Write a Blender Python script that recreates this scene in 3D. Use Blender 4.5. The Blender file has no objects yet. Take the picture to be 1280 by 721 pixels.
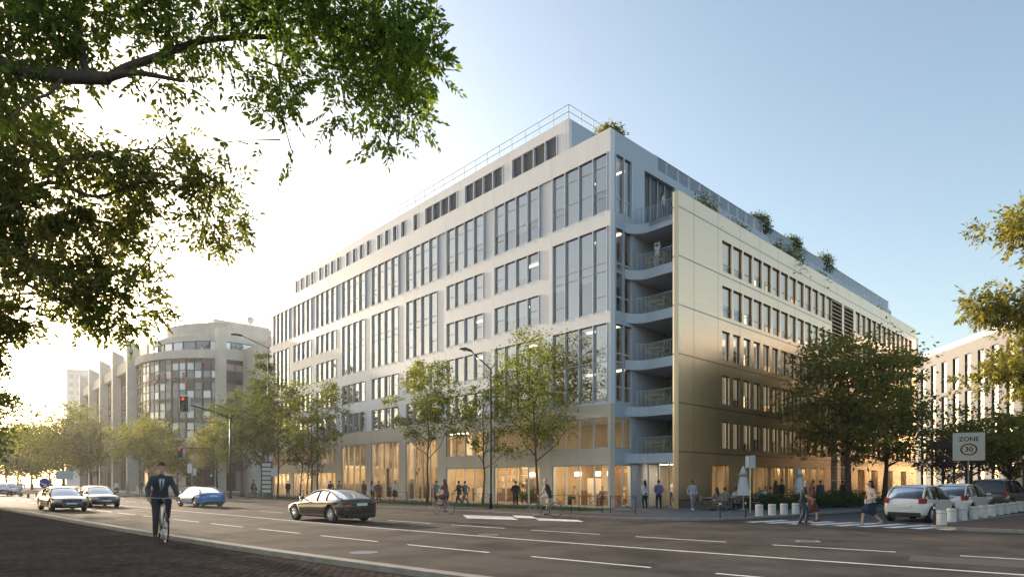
import bpy, bmesh, math, random
import numpy as np
from mathutils import Vector, Matrix
from mathutils.geometry import tessellate_polygon
random.seed(7)
S = bpy.context.scene
COL = S.collection
F = 769.0
R = math.radians
def G(px, Y): return (px - 640) / F * Y
def Z(py, Y): return 1.8 + (601 - py) / F * Y
def gy(py): return 1384.0 / (py - 601)

# ------------------------------------------------------------------ materials
MATS = {}
def mat(name, col=(.5,.5,.5), rough=.6, metal=0.0, noise=0.0, nscale=4.0, bump=0.0, bscale=30.0, coord='Object',
        emit=None, estr=0.0, coat=0.0, stretch=None, col2=None, spec=None):
    if name in MATS: return MATS[name]
    m = bpy.data.materials.new(name); m.use_nodes = True
    nt = m.node_tree; p = nt.nodes['Principled BSDF']
    p.inputs['Base Color'].default_value = (*col, 1); p.inputs['Roughness'].default_value = rough
    p.inputs['Metallic'].default_value = metal
    if spec is not None: p.inputs['Specular IOR Level'].default_value = spec
    if coat: p.inputs['Coat Weight'].default_value = coat; p.inputs['Coat Roughness'].default_value = .04
    if emit: p.inputs['Emission Color'].default_value = (*emit, 1); p.inputs['Emission Strength'].default_value = estr
    if noise or bump or col2:
        tc = nt.nodes.new('ShaderNodeTexCoord'); src = tc.outputs[coord]
        if stretch:
            mp = nt.nodes.new('ShaderNodeMapping'); mp.inputs['Scale'].default_value = stretch
            nt.links.new(src, mp.inputs[0]); src = mp.outputs[0]
        if noise or col2:
            n = nt.nodes.new('ShaderNodeTexNoise'); n.inputs['Scale'].default_value = nscale; n.inputs['Detail'].default_value = 6
            n.inputs['Roughness'].default_value = .62
            nt.links.new(src, n.inputs['Vector'])
            cr = nt.nodes.new('ShaderNodeValToRGB')
            a = [max(0, c * (1 - noise)) for c in col]; b = [min(1, c * (1 + noise)) for c in (col2 or col)]
            cr.color_ramp.elements[0].position = .32; cr.color_ramp.elements[1].position = .68
            cr.color_ramp.elements[0].color = (*a, 1); cr.color_ramp.elements[1].color = (*b, 1)
            nt.links.new(n.outputs['Fac'], cr.inputs[0]); nt.links.new(cr.outputs[0], p.inputs['Base Color'])
        if bump:
            n2 = nt.nodes.new('ShaderNodeTexNoise'); n2.inputs['Scale'].default_value = bscale; n2.inputs['Detail'].default_value = 5
            nt.links.new(src, n2.inputs['Vector'])
            bp = nt.nodes.new('ShaderNodeBump'); bp.inputs['Strength'].default_value = bump; bp.inputs['Distance'].default_value = .02
            nt.links.new(n2.outputs['Fac'], bp.inputs['Height']); nt.links.new(bp.outputs[0], p.inputs['Normal'])
    MATS[name] = m
    return m

def glass(name, tint=(.8,.85,.88), refl=.12, rough=.02, boost=1.0):
    m = bpy.data.materials.new(name); m.use_nodes = True; nt = m.node_tree
    nt.nodes.remove(nt.nodes['Principled BSDF']); out = nt.nodes['Material Output']
    t = nt.nodes.new('ShaderNodeBsdfTransparent'); t.inputs[0].default_value = (*tint, 1)
    g = nt.nodes.new('ShaderNodeBsdfGlossy'); g.inputs['Roughness'].default_value = rough
    fr = nt.nodes.new('ShaderNodeFresnel'); fr.inputs['IOR'].default_value = 1.5
    mm = nt.nodes.new('ShaderNodeMath'); mm.operation = 'MULTIPLY_ADD'; mm.use_clamp = True
    mm.inputs[1].default_value = boost; mm.inputs[2].default_value = refl
    nt.links.new(fr.outputs[0], mm.inputs[0])
    mx = nt.nodes.new('ShaderNodeMixShader')
    nt.links.new(mm.outputs[0], mx.inputs[0]); nt.links.new(t.outputs[0], mx.inputs[1]); nt.links.new(g.outputs[0], mx.inputs[2])
    nt.links.new(mx.outputs[0], out.inputs['Surface'])
    MATS[name] = m; return m

def leafmat(name, c1, c2, trans=.35, nscale=.8):
    m = bpy.data.materials.new(name); m.use_nodes = True; nt = m.node_tree
    nt.nodes.remove(nt.nodes['Principled BSDF']); out = nt.nodes['Material Output']
    geo = nt.nodes.new('ShaderNodeTexCoord')
    n = nt.nodes.new('ShaderNodeTexNoise'); n.inputs['Scale'].default_value = nscale; n.inputs['Detail'].default_value = 3
    nt.links.new(geo.outputs['Object'], n.inputs['Vector'])
    gi = nt.nodes.new('ShaderNodeNewGeometry')
    ad = nt.nodes.new('ShaderNodeMath'); ad.operation = 'MULTIPLY_ADD'; ad.inputs[1].default_value = .55; 
    nt.links.new(gi.outputs['Random Per Island'], ad.inputs[0])
    ml = nt.nodes.new('ShaderNodeMath'); ml.operation = 'MULTIPLY'; ml.inputs[1].default_value = .5
    nt.links.new(n.outputs['Fac'], ml.inputs[0]); nt.links.new(ml.outputs[0], ad.inputs[2])
    cr = nt.nodes.new('ShaderNodeValToRGB'); cr.color_ramp.elements[0].position = .2; cr.color_ramp.elements[1].position = .8
    cr.color_ramp.elements[0].color = (*c1, 1); cr.color_ramp.elements[1].color = (*c2, 1)
    nt.links.new(ad.outputs[0], cr.inputs[0])
    d = nt.nodes.new('ShaderNodeBsdfPrincipled'); d.inputs['Roughness'].default_value = .65; d.inputs['Specular IOR Level'].default_value = .15
    tr = nt.nodes.new('ShaderNodeBsdfTranslucent')
    sc = nt.nodes.new('ShaderNodeVectorMath'); sc.operation = 'MULTIPLY'; sc.inputs[1].default_value = (1.9, 2.0, .9)
    nt.links.new(cr.outputs[0], d.inputs['Base Color']); nt.links.new(cr.outputs[0], sc.inputs[0]); nt.links.new(sc.outputs[0], tr.inputs[0])
    mx = nt.nodes.new('ShaderNodeMixShader'); mx.inputs[0].default_value = trans
    nt.links.new(d.outputs[0], mx.inputs[1]); nt.links.new(tr.outputs[0], mx.inputs[2]); nt.links.new(mx.outputs[0], out.inputs['Surface'])
    MATS[name] = m; return m

def panel_mat(name, col, rough, metal, seams, seam_w=.03, lower=None, lowz=0, noise=.06, bump=.15, stretch=(1,1,1), nscale=1.5, seamk=.45):
    """cladding with seams: seams = list of (axis index, pitch, offset)"""
    m = bpy.data.materials.new(name); m.use_nodes = True; nt = m.node_tree; p = nt.nodes['Principled BSDF']
    p.inputs['Roughness'].default_value = rough; p.inputs['Metallic'].default_value = metal
    tc = nt.nodes.new('ShaderNodeTexCoord'); sx = nt.nodes.new('ShaderNodeSeparateXYZ'); nt.links.new(tc.outputs['Object'], sx.inputs[0])
    def M(op, a, b=None, c=None):
        n = nt.nodes.new('ShaderNodeMath'); n.operation = op
        for i, q in enumerate((a, b, c)):
            if q is None: continue
            if isinstance(q, (int, float)): n.inputs[i].default_value = q
            else: nt.links.new(q, n.inputs[i])
        return n.outputs[0]
    mask = None
    for ax, pitch, off in seams:
        v = M('FRACT', M('DIVIDE', M('SUBTRACT', sx.outputs[ax], off), pitch))
        line = M('LESS_THAN', v, seam_w / pitch)
        mask = line if mask is None else M('MAXIMUM', mask, line)
    mp = nt.nodes.new('ShaderNodeMapping'); mp.inputs['Scale'].default_value = stretch; nt.links.new(tc.outputs['Object'], mp.inputs[0])
    n = nt.nodes.new('ShaderNodeTexNoise'); n.inputs['Scale'].default_value = nscale; n.inputs['Detail'].default_value = 7
    nt.links.new(mp.outputs[0], n.inputs['Vector'])
    def rgb(c):
        q = nt.nodes.new('ShaderNodeRGB'); q.outputs[0].default_value = (*c, 1); return q.outputs[0]
    def mix(f, a, b, t='MIX'):
        q = nt.nodes.new('ShaderNodeMix'); q.data_type = 'RGBA'; q.blend_type = t
        if isinstance(f, float): q.inputs[0].default_value = f
        else: nt.links.new(f, q.inputs[0])
        nt.links.new(a, q.inputs[6]); nt.links.new(b, q.inputs[7]); return q.outputs[2]
    c = rgb(col)
    if lower:
        c = mix(M('LESS_THAN', sx.outputs[2], lowz), c, rgb(lower))
    var = M('MULTIPLY_ADD', n.outputs['Fac'], noise * 4, 1 - noise * 2)
    vm = nt.nodes.new('ShaderNodeVectorMath'); vm.operation = 'SCALE'; nt.links.new(c, vm.inputs[0]); nt.links.new(var, vm.inputs['Scale'])
    c = vm.outputs[0]
    if mask is not None:
        vm2 = nt.nodes.new('ShaderNodeVectorMath'); vm2.operation = 'SCALE'; nt.links.new(c, vm2.inputs[0])
        nt.links.new(M('MULTIPLY_ADD', mask, seamk - 1, 1.0), vm2.inputs['Scale']); c = vm2.outputs[0]
    nt.links.new(c, p.inputs['Base Color'])
    n2 = nt.nodes.new('ShaderNodeTexNoise'); n2.inputs['Scale'].default_value = 14; n2.inputs['Detail'].default_value = 5
    nt.links.new(mp.outputs[0], n2.inputs['Vector'])
    bp = nt.nodes.new('ShaderNodeBump'); bp.inputs['Strength'].default_value = bump; bp.inputs['Distance'].default_value = .02
    h = n2.outputs['Fac'] if mask is None else M('SUBTRACT', n2.outputs['Fac'], mask)
    nt.links.new(h, bp.inputs['Height']); nt.links.new(bp.outputs[0], p.inputs['Normal'])
    MATS[name] = m; return m

def brickmat(name, c1, c2, mortar, bw, bh, rough=.8, bump=.5, spec=.3, msize=.012, rot=0.0, soil=.35):
    m = bpy.data.materials.new(name); m.use_nodes = True; nt = m.node_tree; p = nt.nodes['Principled BSDF']
    p.inputs['Roughness'].default_value = rough; p.inputs['Specular IOR Level'].default_value = spec
    tc = nt.nodes.new('ShaderNodeTexCoord'); mp = nt.nodes.new('ShaderNodeMapping'); mp.inputs['Rotation'].default_value = (0, 0, rot)
    nt.links.new(tc.outputs['Object'], mp.inputs[0])
    b = nt.nodes.new('ShaderNodeTexBrick'); b.inputs['Scale'].default_value = 1; b.inputs['Brick Width'].default_value = bw; b.inputs['Row Height'].default_value = bh
    b.inputs['Mortar Size'].default_value = msize; b.inputs['Color1'].default_value = (*c1, 1); b.inputs['Color2'].default_value = (*c2, 1); b.inputs['Mortar'].default_value = (*mortar, 1)
    nt.links.new(mp.outputs[0], b.inputs['Vector'])
    n = nt.nodes.new('ShaderNodeTexNoise'); n.inputs['Scale'].default_value = .45; n.inputs['Detail'].default_value = 8; n.inputs['Roughness'].default_value = .7
    nt.links.new(tc.outputs['Object'], n.inputs['Vector'])
    mm = nt.nodes.new('ShaderNodeMath'); mm.operation = 'MULTIPLY_ADD'; mm.inputs[1].default_value = soil*4; mm.inputs[2].default_value = 1 - soil*2; nt.links.new(n.outputs['Fac'], mm.inputs[0])
    vm = nt.nodes.new('ShaderNodeVectorMath'); vm.operation = 'SCALE'; nt.links.new(b.outputs['Color'], vm.inputs[0]); nt.links.new(mm.outputs[0], vm.inputs['Scale'])
    nt.links.new(vm.outputs[0], p.inputs['Base Color'])
    n2 = nt.nodes.new('ShaderNodeTexNoise'); n2.inputs['Scale'].default_value = 14; n2.inputs['Detail'].default_value = 4; nt.links.new(tc.outputs['Object'], n2.inputs['Vector'])
    ad = nt.nodes.new('ShaderNodeMath'); ad.operation = 'SUBTRACT'; nt.links.new(n2.outputs['Fac'], ad.inputs[0]); nt.links.new(b.outputs['Fac'], ad.inputs[1])
    bp = nt.nodes.new('ShaderNodeBump'); bp.inputs['Strength'].default_value = bump; bp.inputs['Distance'].default_value = .03
    nt.links.new(ad.outputs[0], bp.inputs['Height']); nt.links.new(bp.outputs[0], p.inputs['Normal'])
    MATS[name] = m; return m

# ------------------------------------------------------------------ mesh building
class MB:
    def __init__(s): s.v = []; s.f = []; s.m = []; s.mats = []
    def mi(s, m):
        if m not in s.mats: s.mats.append(m)
        return s.mats.index(m)
    def face(s, pts, m):
        n = len(s.v); s.v.extend([tuple(p) for p in pts]); s.f.append(tuple(range(n, n + len(pts)))); s.m.append(s.mi(m))
    def box(s, x0, x1, y0, y1, z0, z1, m):
        n = len(s.v); i = s.mi(m)
        s.v.extend([(x0,y0,z0),(x1,y0,z0),(x1,y1,z0),(x0,y1,z0),(x0,y0,z1),(x1,y0,z1),(x1,y1,z1),(x0,y1,z1)])
        for q in ((0,3,2,1),(4,5,6,7),(0,1,5,4),(1,2,6,5),(2,3,7,6),(3,0,4,7)):
            s.f.append(tuple(n + k for k in q)); s.m.append(i)
    def prism(s, poly, z0, z1, m, axis='z'):
        """extrude a 2D polygon (CCW); axis z: (x,y); axis y: poly is (x,z) and z0,z1 are y; axis x: poly is (y,z)"""
        def P(a, b, c): return (a, b, c) if axis == 'z' else ((a, c, b) if axis == 'y' else (c, a, b))
        n = len(s.v); k = len(poly); i = s.mi(m)
        s.v.extend([P(a, b, z0) for a, b in poly] + [P(a, b, z1) for a, b in poly])
        for t in tessellate_polygon([[Vector((a, b, 0)) for a, b in poly]]):
            s.f.append((n + t[2], n + t[1], n + t[0])); s.m.append(i)
            s.f.append((n + k + t[0], n + k + t[1], n + k + t[2])); s.m.append(i)
        for j in range(k):
            s.f.append((n + j, n + (j + 1) % k, n + k + (j + 1) % k, n + k + j)); s.m.append(i)
    def tube(s, pts, rad, m, n=8, cap=True, flat=1.0):
        pts = [Vector(p) for p in pts]
        if not hasattr(rad, '__len__'): rad = [rad] * len(pts)
        base = len(s.v); i = s.mi(m)
        up = Vector((0, 0, 1)); prev = None
        for j, p in enumerate(pts):
            d = (pts[min(j + 1, len(pts) - 1)] - pts[max(j - 1, 0)]).normalized()
            if prev is None:
                a = d.cross(up)
                if a.length < .05: a = d.cross(Vector((0, 1, 0)))
                a.normalize()
            else:
                a = (prev - d * prev.dot(d)).normalized()
            prev = a; b = d.cross(a)
            for k in range(n):
                t = 2 * math.pi * k / n
                s.v.append(tuple(p + a * math.cos(t) * rad[j] + b * math.sin(t) * rad[j] * flat))
        for j in range(len(pts) - 1):
            for k in range(n):
                s.f.append((base + j*n + k, base + j*n + (k+1) % n, base + (j+1)*n + (k+1) % n, base + (j+1)*n + k)); s.m.append(i)
        if cap:
            s.f.append(tuple(base + k for k in range(n))[::-1]); s.m.append(i)
            e = base + (len(pts) - 1) * n
            s.f.append(tuple(e + k for k in range(n))); s.m.append(i)
    def lathe(s, prof, m, n=20, c=(0,0,0), axis='z', cap=True):
        """prof: list of (r, h)"""
        base = len(s.v); i = s.mi(m)
        for r, h in prof:
            for k in range(n):
                t = 2 * math.pi * k / n; a, b = r * math.cos(t), r * math.sin(t)
                if axis == 'z': q = (a, b, h)
                elif axis == 'y': q = (a, h, b)
                else: q = (h, a, b)
                s.v.append((c[0] + q[0], c[1] + q[1], c[2] + q[2]))
        for j in range(len(prof) - 1):
            for k in range(n):
                s.f.append((base + j*n + k, base + j*n + (k+1) % n, base + (j+1)*n + (k+1) % n, base + (j+1)*n + k)); s.m.append(i)
        if cap:
            s.f.append(tuple(base + k for k in range(n))[::-1]); s.m.append(i)
            e = base + (len(prof) - 1) * n
            s.f.append(tuple(e + k for k in range(n))); s.m.append(i)
    def ball(s, c, r, m, n=10, sc=(1,1,1)):
        prof = []
        base = len(s.v); i = s.mi(m); rows = n // 2 + 1
        for j in range(rows + 1):
            ph = math.pi * j / rows
            for k in range(n):
                t = 2 * math.pi * k / n
                s.v.append((c[0] + r*sc[0]*math.sin(ph)*math.cos(t), c[1] + r*sc[1]*math.sin(ph)*math.sin(t), c[2] + r*sc[2]*math.cos(ph)))
        for j in range(rows):
            for k in range(n):
                s.f.append((base + j*n + k, base + (j+1)*n + k, base + (j+1)*n + (k+1) % n, base + j*n + (k+1) % n)); s.m.append(i)
    def build(s, name, parent=None, smooth=False, bevel=0, loc=None, fix=True):
        me = bpy.data.meshes.new(name); me.from_pydata(s.v, [], s.f)
        for q in s.mats: me.materials.append(q)
        me.polygons.foreach_set('material_index', s.m)
        if smooth: me.polygons.foreach_set('use_smooth', [True] * len(s.f))
        me.update(calc_edges=True)
        if fix:
            bm = bmesh.new(); bm.from_mesh(me)
            if smooth: bmesh.ops.remove_doubles(bm, verts=bm.verts, dist=1e-5)
            bmesh.ops.recalc_face_normals(bm, faces=bm.faces); bm.to_mesh(me); bm.free()
        o = bpy.data.objects.new(name, me); COL.objects.link(o)
        if parent: o.parent = parent
        if loc: o.location = loc
        if bevel:
            b = o.modifiers.new('bevel', 'BEVEL'); b.width = bevel; b.segments = 2; b.limit_method = 'ANGLE'
        return o

def parts(mb, name, parent, gap=1e-4):
    """one object per loose piece of the builder"""
    par = list(range(len(mb.v)))
    def find(i):
        while par[i] != i: par[i] = par[par[i]]; i = par[i]
        return i
    for f in mb.f:
        for a in f[1:]: par[find(a)] = find(f[0])
    gr = {}
    for f, m in zip(mb.f, mb.m): gr.setdefault(find(f[0]), []).append((f, m))
    out = []
    for fs in gr.values():
        n = MB(); n.mats = mb.mats; mp = {}
        for f, m in fs:
            for a in f:
                if a not in mp: mp[a] = len(n.v); n.v.append(mb.v[a])
            n.f.append(tuple(mp[a] for a in f)); n.m.append(m)
        out.append(n.build(name, parent))
    return out
def tag(o, label=None, cat=None, group=None, kind=None):
    if label: o['label'] = label
    if cat: o['category'] = cat
    if group: o['group'] = group
    if kind: o['kind'] = kind
    return o
def thing(name, label, cat, loc=(0,0,0), rz=0, group=None, sc=1):
    o = bpy.data.objects.new(name, None); COL.objects.link(o)
    o.location = loc; o.rotation_euler = (0, 0, rz); o.scale = (sc, sc, sc); o.empty_display_size = .3
    return tag(o, label, cat, group)
def kids(o): return [c for c in bpy.data.objects if c.parent is o]
CH = {}
def remember(root):
    def rec(o): return [(c, rec(c)) for c in kids(o)]
    CH[root.name] = rec(root)
def dup(root, loc, rz=0, label=None, group=None, sc=None):
    if root.name not in CH: remember(root)
    r = root.copy(); COL.objects.link(r); r.location = loc; r.rotation_euler = (0, 0, rz)
    if sc: r.scale = (sc, sc, sc)
    if label: r['label'] = label
    if group: r['group'] = group
    def rec(lst, par):
        for c, sub in lst:
            d = c.copy(); COL.objects.link(d); d.parent = par; rec(sub, d)
    rec(CH[root.name], r)
    return r
def struct(o): o['kind'] = 'structure'; return o
ORD = ['first','second','third','fourth','fifth','sixth','seventh','eighth','ninth','tenth','eleventh','twelfth','thirteenth','fourteenth','fifteenth','sixteenth','seventeenth','eighteenth','nineteenth','twentieth','twenty-first','twenty-second','twenty-third','twenty-fourth','twenty-fifth','twenty-sixth','twenty-seventh','twenty-eighth']

# remesh union of capsules -> one continuous surface
def capsule(bm, a, b, ra, rb, seg=10):
    a, b = Vector(a), Vector(b); d = b - a; L = d.length
    q = d.to_track_quat('Z', 'Y') if L > 1e-6 else Matrix.Identity(3).to_quaternion()
    rings = []
    prof = [(-ra, 0), (-ra*.7, ra*.71), (0, ra)] + ([(L, rb)] if L > 1e-6 else []) + [(L + rb*.7, rb*.71), (L + rb, 0)]
    for h, r in prof:
        if r == 0: rings.append([bm.verts.new(a + q @ Vector((0, 0, h)))])
        else: rings.append([bm.verts.new(a + q @ Vector((r*math.cos(2*math.pi*k/seg), r*math.sin(2*math.pi*k/seg), h))) for k in range(seg)])
    for i in range(len(rings) - 1):
        A, B = rings[i], rings[i+1]
        for k in range(seg):
            if len(A) == 1: bm.faces.new((A[0], B[(k+1) % seg], B[k]))
            elif len(B) == 1: bm.faces.new((A[k], A[(k+1) % seg], B[0]))
            else: bm.faces.new((A[k], A[(k+1) % seg], B[(k+1) % seg], B[k]))
def blob(name, caps, m, parent, voxel=.016, smooth=3):
    bm = bmesh.new()
    for c in caps: capsule(bm, *c)
    me = bpy.data.meshes.new(name); bm.to_mesh(me); bm.free()
    o = bpy.data.objects.new(name, me); COL.objects.link(o)
    r = o.modifiers.new('r', 'REMESH'); r.mode = 'VOXEL'; r.voxel_size = voxel; r.use_smooth_shade = True
    if smooth:
        sm = o.modifiers.new('s', 'SMOOTH'); sm.factor = .5; sm.iterations = smooth
    dg = bpy.context.evaluated_depsgraph_get()
    me2 = bpy.data.meshes.new_from_object(o.evaluated_get(dg))
    o.modifiers.clear(); o.data = me2; bpy.data.meshes.remove(me); me2.name = name
    me2.materials.clear(); me2.materials.append(m)
    me2.polygons.foreach_set('use_smooth', [True] * len(me2.polygons))
    o.parent = parent
    return o

# leaves --------------------------------------------------------------
RNG = np.random.default_rng(11)
def leafobj(name, C, size, m, parent=None, aspect=.45, droop=.3, dirs=None, loc=None):
    C = np.asarray(C, dtype=np.float64); N = len(C)
    if dirs is None:
        d = RNG.normal(size=(N, 3)); d[:, 2] = d[:, 2]*.6 - droop
    else: d = dirs
    d = d / np.linalg.norm(d, axis=1, keepdims=True)
    u = RNG.normal(size=(N, 3)); s = np.cross(d, u); s /= (np.linalg.norm(s, axis=1, keepdims=True) + 1e-9)
    nn = np.cross(d, s)
    sz = (np.asarray(size) * RNG.uniform(.65, 1.25, size=N))[:, None]
    if hasattr(aspect, '__len__'): aspect = np.asarray(aspect)[:, None]
    bend = nn * sz * RNG.uniform(-.12, .12, size=(N, 1))
    V = np.empty((N, 4, 3)); V[:, 0] = C; V[:, 1] = C + d*sz*.45 + s*sz*aspect*.5 + bend; V[:, 2] = C + d*sz; V[:, 3] = C + d*sz*.45 - s*sz*aspect*.5 + bend
    me = bpy.data.meshes.new(name)
    me.vertices.add(N*4); me.vertices.foreach_set('co', V.reshape(-1))
    me.loops.add(N*4); me.loops.foreach_set('vertex_index', np.arange(N*4, dtype=np.int32))
    me.polygons.add(N); me.polygons.foreach_set('loop_start', np.arange(0, N*4, 4, dtype=np.int32)); me.polygons.foreach_set('loop_total', np.full(N, 4, dtype=np.int32))
    me.update(calc_edges=True); me.materials.append(m)
    o = bpy.data.objects.new(name, me); COL.objects.link(o)
    if parent: o.parent = parent
    if loc: o.location = loc
    return o

def tree(label, x, y, h, r, clear, n, lm, cat='tree', group=None, leaf=.17, narrow=1.0, sparse=1.0, tr=.12, name='tree', z=0, seed=0, limbs=12, branch_vis=True, bark=None):
    rnd = random.Random(seed + int(abs(x)*13 + abs(y)*7)); rg = np.random.default_rng(seed + int(abs(x)*31 + y))
    t = thing(name, label, cat, (x, y, z), 0, group)
    bark = bark or MATS['bark']
    tk = MB()
    lean = [(0, 0, 0)]
    px, py = 0, 0; hh = clear + (h - clear) * .7
    K = 7
    for k in range(1, K + 1):
        px += rnd.uniform(-.09, .09); py += rnd.uniform(-.09, .09)
        lean.append((px, py, hh * k / K))
    tk.tube(lean, [tr*1.35] + [tr * (1 - .8*k/K) for k in range(1, K+1)], bark, 8)
    tips = []
    br = MB()
    ch = h - clear
    for i in range(limbs):
        f = i / max(1, limbs - 1)
        z0 = clear*.92 + (hh - clear*.92) * f * .95
        kk = z0 / hh * K; k0 = min(K-1, int(kk)); a, b = Vector(lean[k0]), Vector(lean[k0+1]); st = a.lerp(b, kk - k0)
        az = i * 2.4 + rnd.uniform(-.4, .4)
        zc = clear + ch * (.25 + .65 * f + rnd.uniform(-.05, .08))
        env = r * narrow * math.sqrt(max(.08, 1 - ((zc - (clear + ch*.48)) / (ch*.56))**2)) * rnd.uniform(.6, 1.0)
        en = Vector((st.x + math.cos(az)*env, st.y + math.sin(az)*env, zc + rnd.uniform(0, .12)*ch))
        md = st.lerp(en, .5) + Vector((rnd.uniform(-.2, .2), rnd.uniform(-.2, .2), -.06*ch))
        rr = tr * (.5 - .3*f)
        br.tube([st, md, en], [rr, rr*.6, rr*.25], bark, 6)
        for j in range(3):
            q = st.lerp(en, .45 + .25*j) if j < 2 else en
            q2 = q + Vector((rnd.uniform(-1, 1), rnd.uniform(-1, 1), rnd.uniform(-.3, .9))) * r * .32
            br.tube([q, q2], [rr*.3, rr*.12], bark, 5)
            tips += [q, q2]
        tips.append(md.lerp(en, .6))
    tips.append(Vector((px, py, h - ch*.06)))
    tk.build('trunk', t, smooth=True)
    br.build('branch', t, smooth=True)
    # clumps in the crown
    nc = max(10, int(n / 62)); C = []
    per = n // nc
    for c in range(nc):
        if rnd.random() < .6 or sparse < .75:
            b = rnd.choice(tips); cc = np.array(b) + rg.normal(size=3) * r * .14
        else:
            v = rg.normal(size=3); v /= np.linalg.norm(v); q = rnd.random() ** .4
            cc = np.array([v[0]*r*q*narrow, v[1]*r*q*narrow, clear + ch*.5 + v[2]*ch*.47*q])
        cc[2] = min(cc[2], h - .15)
        s = r * rnd.uniform(.05, .17)
        p = rg.normal(size=(per, 3)) * s * np.array([1.15, 1.15, .7]) + cc
        C.append(p)
    C = np.concatenate(C)
    C = C[C[:, 2] > clear*.75]
    leafobj('crown', C, leaf, lm, t)
    return t

def bush(label, x, y, z, rx, ry, h, n, lm, leaf=.1, name='shrub', cat='shrub', group=None, rz=0):
    t = thing(name, label, cat, (x, y, z), rz, group)
    rg = np.random.default_rng(int(abs(x*7 + y*3 + z)))
    b = MB()
    for k in range(6):
        a = rg.uniform(0, 6.28); b.tube([(0,0,0), (math.cos(a)*rx*.3, math.sin(a)*ry*.3, h*.5), (math.cos(a)*rx*.7, math.sin(a)*ry*.7, h*.85)], [.025, .015, .006], MATS['bark'], 5)
    b.build('stem', t)
    nc = max(6, n // 30); C = []
    for c in range(nc):
        a = rg.uniform(0, 6.28); q = rg.uniform(0, 1)**.5
        cc = np.array([math.cos(a)*rx*q, math.sin(a)*ry*q, h*rg.uniform(.25, .95)*(1 - .35*q)])
        C.append(cc + rg.normal(size=(n//nc, 3)) * h * .085)
    C = np.concatenate(C); C[:, 2] = np.abs(C[:, 2])
    leafobj('foliage', C, leaf, lm, t, droop=-.2)
    return t
SUN_E=3.0; SKY_E=.13; DUST=2.4; OZ=1.0; HAZE=.0003; EXPO=1.42
# ------------------------------------------------------------------ material palette
mat('bark', (.10,.075,.055), .9, noise=.35, nscale=9, bump=.5, bscale=25)
mat('bark_red', (.12,.07,.055), .9, noise=.3, nscale=9, bump=.4)
mat('asphalt', (.046,.039,.035), .8, spec=.15, noise=.28, nscale=.5, bump=.5, bscale=90, col2=(.086,.073,.064), stretch=(1,1,1))
mat('asphalt_side', (.05,.055,.066), .7, noise=.2, nscale=.5, bump=.4, bscale=80)
brickmat('cobble_dark', (.125,.102,.085), (.072,.060,.052), (.04,.033,.029), .21, .14, .85, .8, 0.0, .02, .5, .36)
brickmat('paving', (.135,.145,.16), (.115,.12,.135), (.06,.065,.07), 1.1, .6, .75, .3, .3, .02, .75, .15)
brickmat('brick_red', (.17,.095,.07), (.13,.075,.058), (.09,.07,.06), .22, .11, .8, .4, .3, .01, .6, .2)
mat('kerb_stone', (.27,.25,.22), .8, noise=.2, nscale=3, bump=.4)
mat('paint', (.74,.73,.70), .6, noise=.22, nscale=3.5, bump=.2, bscale=80)
mat('earth', (.06,.06,.05), .9, noise=.3, nscale=.05)
mat('fin', (.56,.60,.66), .35, .15)
mat('frame_grey', (.42,.44,.47), .4, .3)
mat('frame_light', (.62,.61,.58), .45)
mat('frame_dark', (.03,.032,.036), .4)
mat('white_metal', (.68,.69,.71), .4, .2)
mat('steel', (.35,.36,.38), .35, .8)
mat('dark_metal', (.03,.033,.036), .4, .5)
mat('interior_wall', (.55,.49,.40), .8, noise=.15, nscale=.5)
mat('interior_wood', (.52,.40,.26), .7, noise=.16, nscale=3, stretch=(1,6,.6))
mat('ceiling', (.7,.69,.66), .8)
mat('int_floor', (.35,.27,.19), .6)
mat('warm_lamp', (1,.8,.5), .5, emit=(1,.78,.50), estr=8)
mat('cool_lamp', (1,.9,.8), .5, emit=(1,.83,.6), estr=1.6)
mat('glow_lamp', (1,.85,.6), .5, emit=(1,.74,.42), estr=.9)
mat('pendant', (1,.9,.75), .6, emit=(1,.80,.52), estr=3.0)
mat('blind', (.90,.87,.86), .85)
mat('screen_dark', (.10,.10,.11), .7)
mat('yellow', (.80,.60,.03), .5)
mat('wood', (.24,.15,.08), .6, noise=.3, nscale=5)
mat('concrete', (.42,.40,.37), .8, noise=.1, nscale=1, bump=.2)
mat('slab', (.50,.55,.62), .6, noise=.05)
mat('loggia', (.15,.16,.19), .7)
glass('glass_up', (.99,.98,.97), .24, .015, 1.5)
glass('glass_low', (.92,.90,.86), .03, .01, .8)
glass('glass_rail', (.70,.78,.86), .16, .03, 1.2)
glass('glass_dark', (.10,.12,.14), .06, .02, 1.2)
glass('glass_car', (.025,.028,.03), .06, .01, 1.3)
panel_mat('facade', (.73,.725,.75), .55, 0, [(1, 6.1, 5.08)], .035, (.62,.53,.42), 6.75, noise=.045, bump=.08, stretch=(1,1.5,.25), nscale=1.0, seamk=.6)
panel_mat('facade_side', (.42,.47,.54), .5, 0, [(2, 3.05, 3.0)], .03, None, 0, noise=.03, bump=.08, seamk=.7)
panel_mat('brass', (.86,.615,.40), .22, .9, [(0, 3.1, 1.32), (2, 3.06, 3.65), (2, 3.06, .55)], .045, None, 0, noise=.05, bump=.10, stretch=(.4,1,9), nscale=1.2, seamk=.35)
mat('gold_edge', (.55,.47,.32), .4, .7)
mat('gold_pier', (.58,.46,.26), .45, .6)
leafmat('leaf_near', (.042,.082,.018), (.17,.21,.04), .55, .5)
leafmat('leaf_far', (.045,.06,.014), (.14,.145,.03), .52, .5)
leafmat('leaf_street', (.075,.10,.02), (.24,.24,.045), .4, .6)
leafmat('leaf_green', (.035,.06,.012), (.11,.13,.022), .4, .4)
leafmat('leaf_dark', (.08,.09,.022), (.28,.24,.07), .48, .5)
leafmat('leaf_yellow', (.11,.11,.03), (.30,.26,.08), .45, .8)
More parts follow.
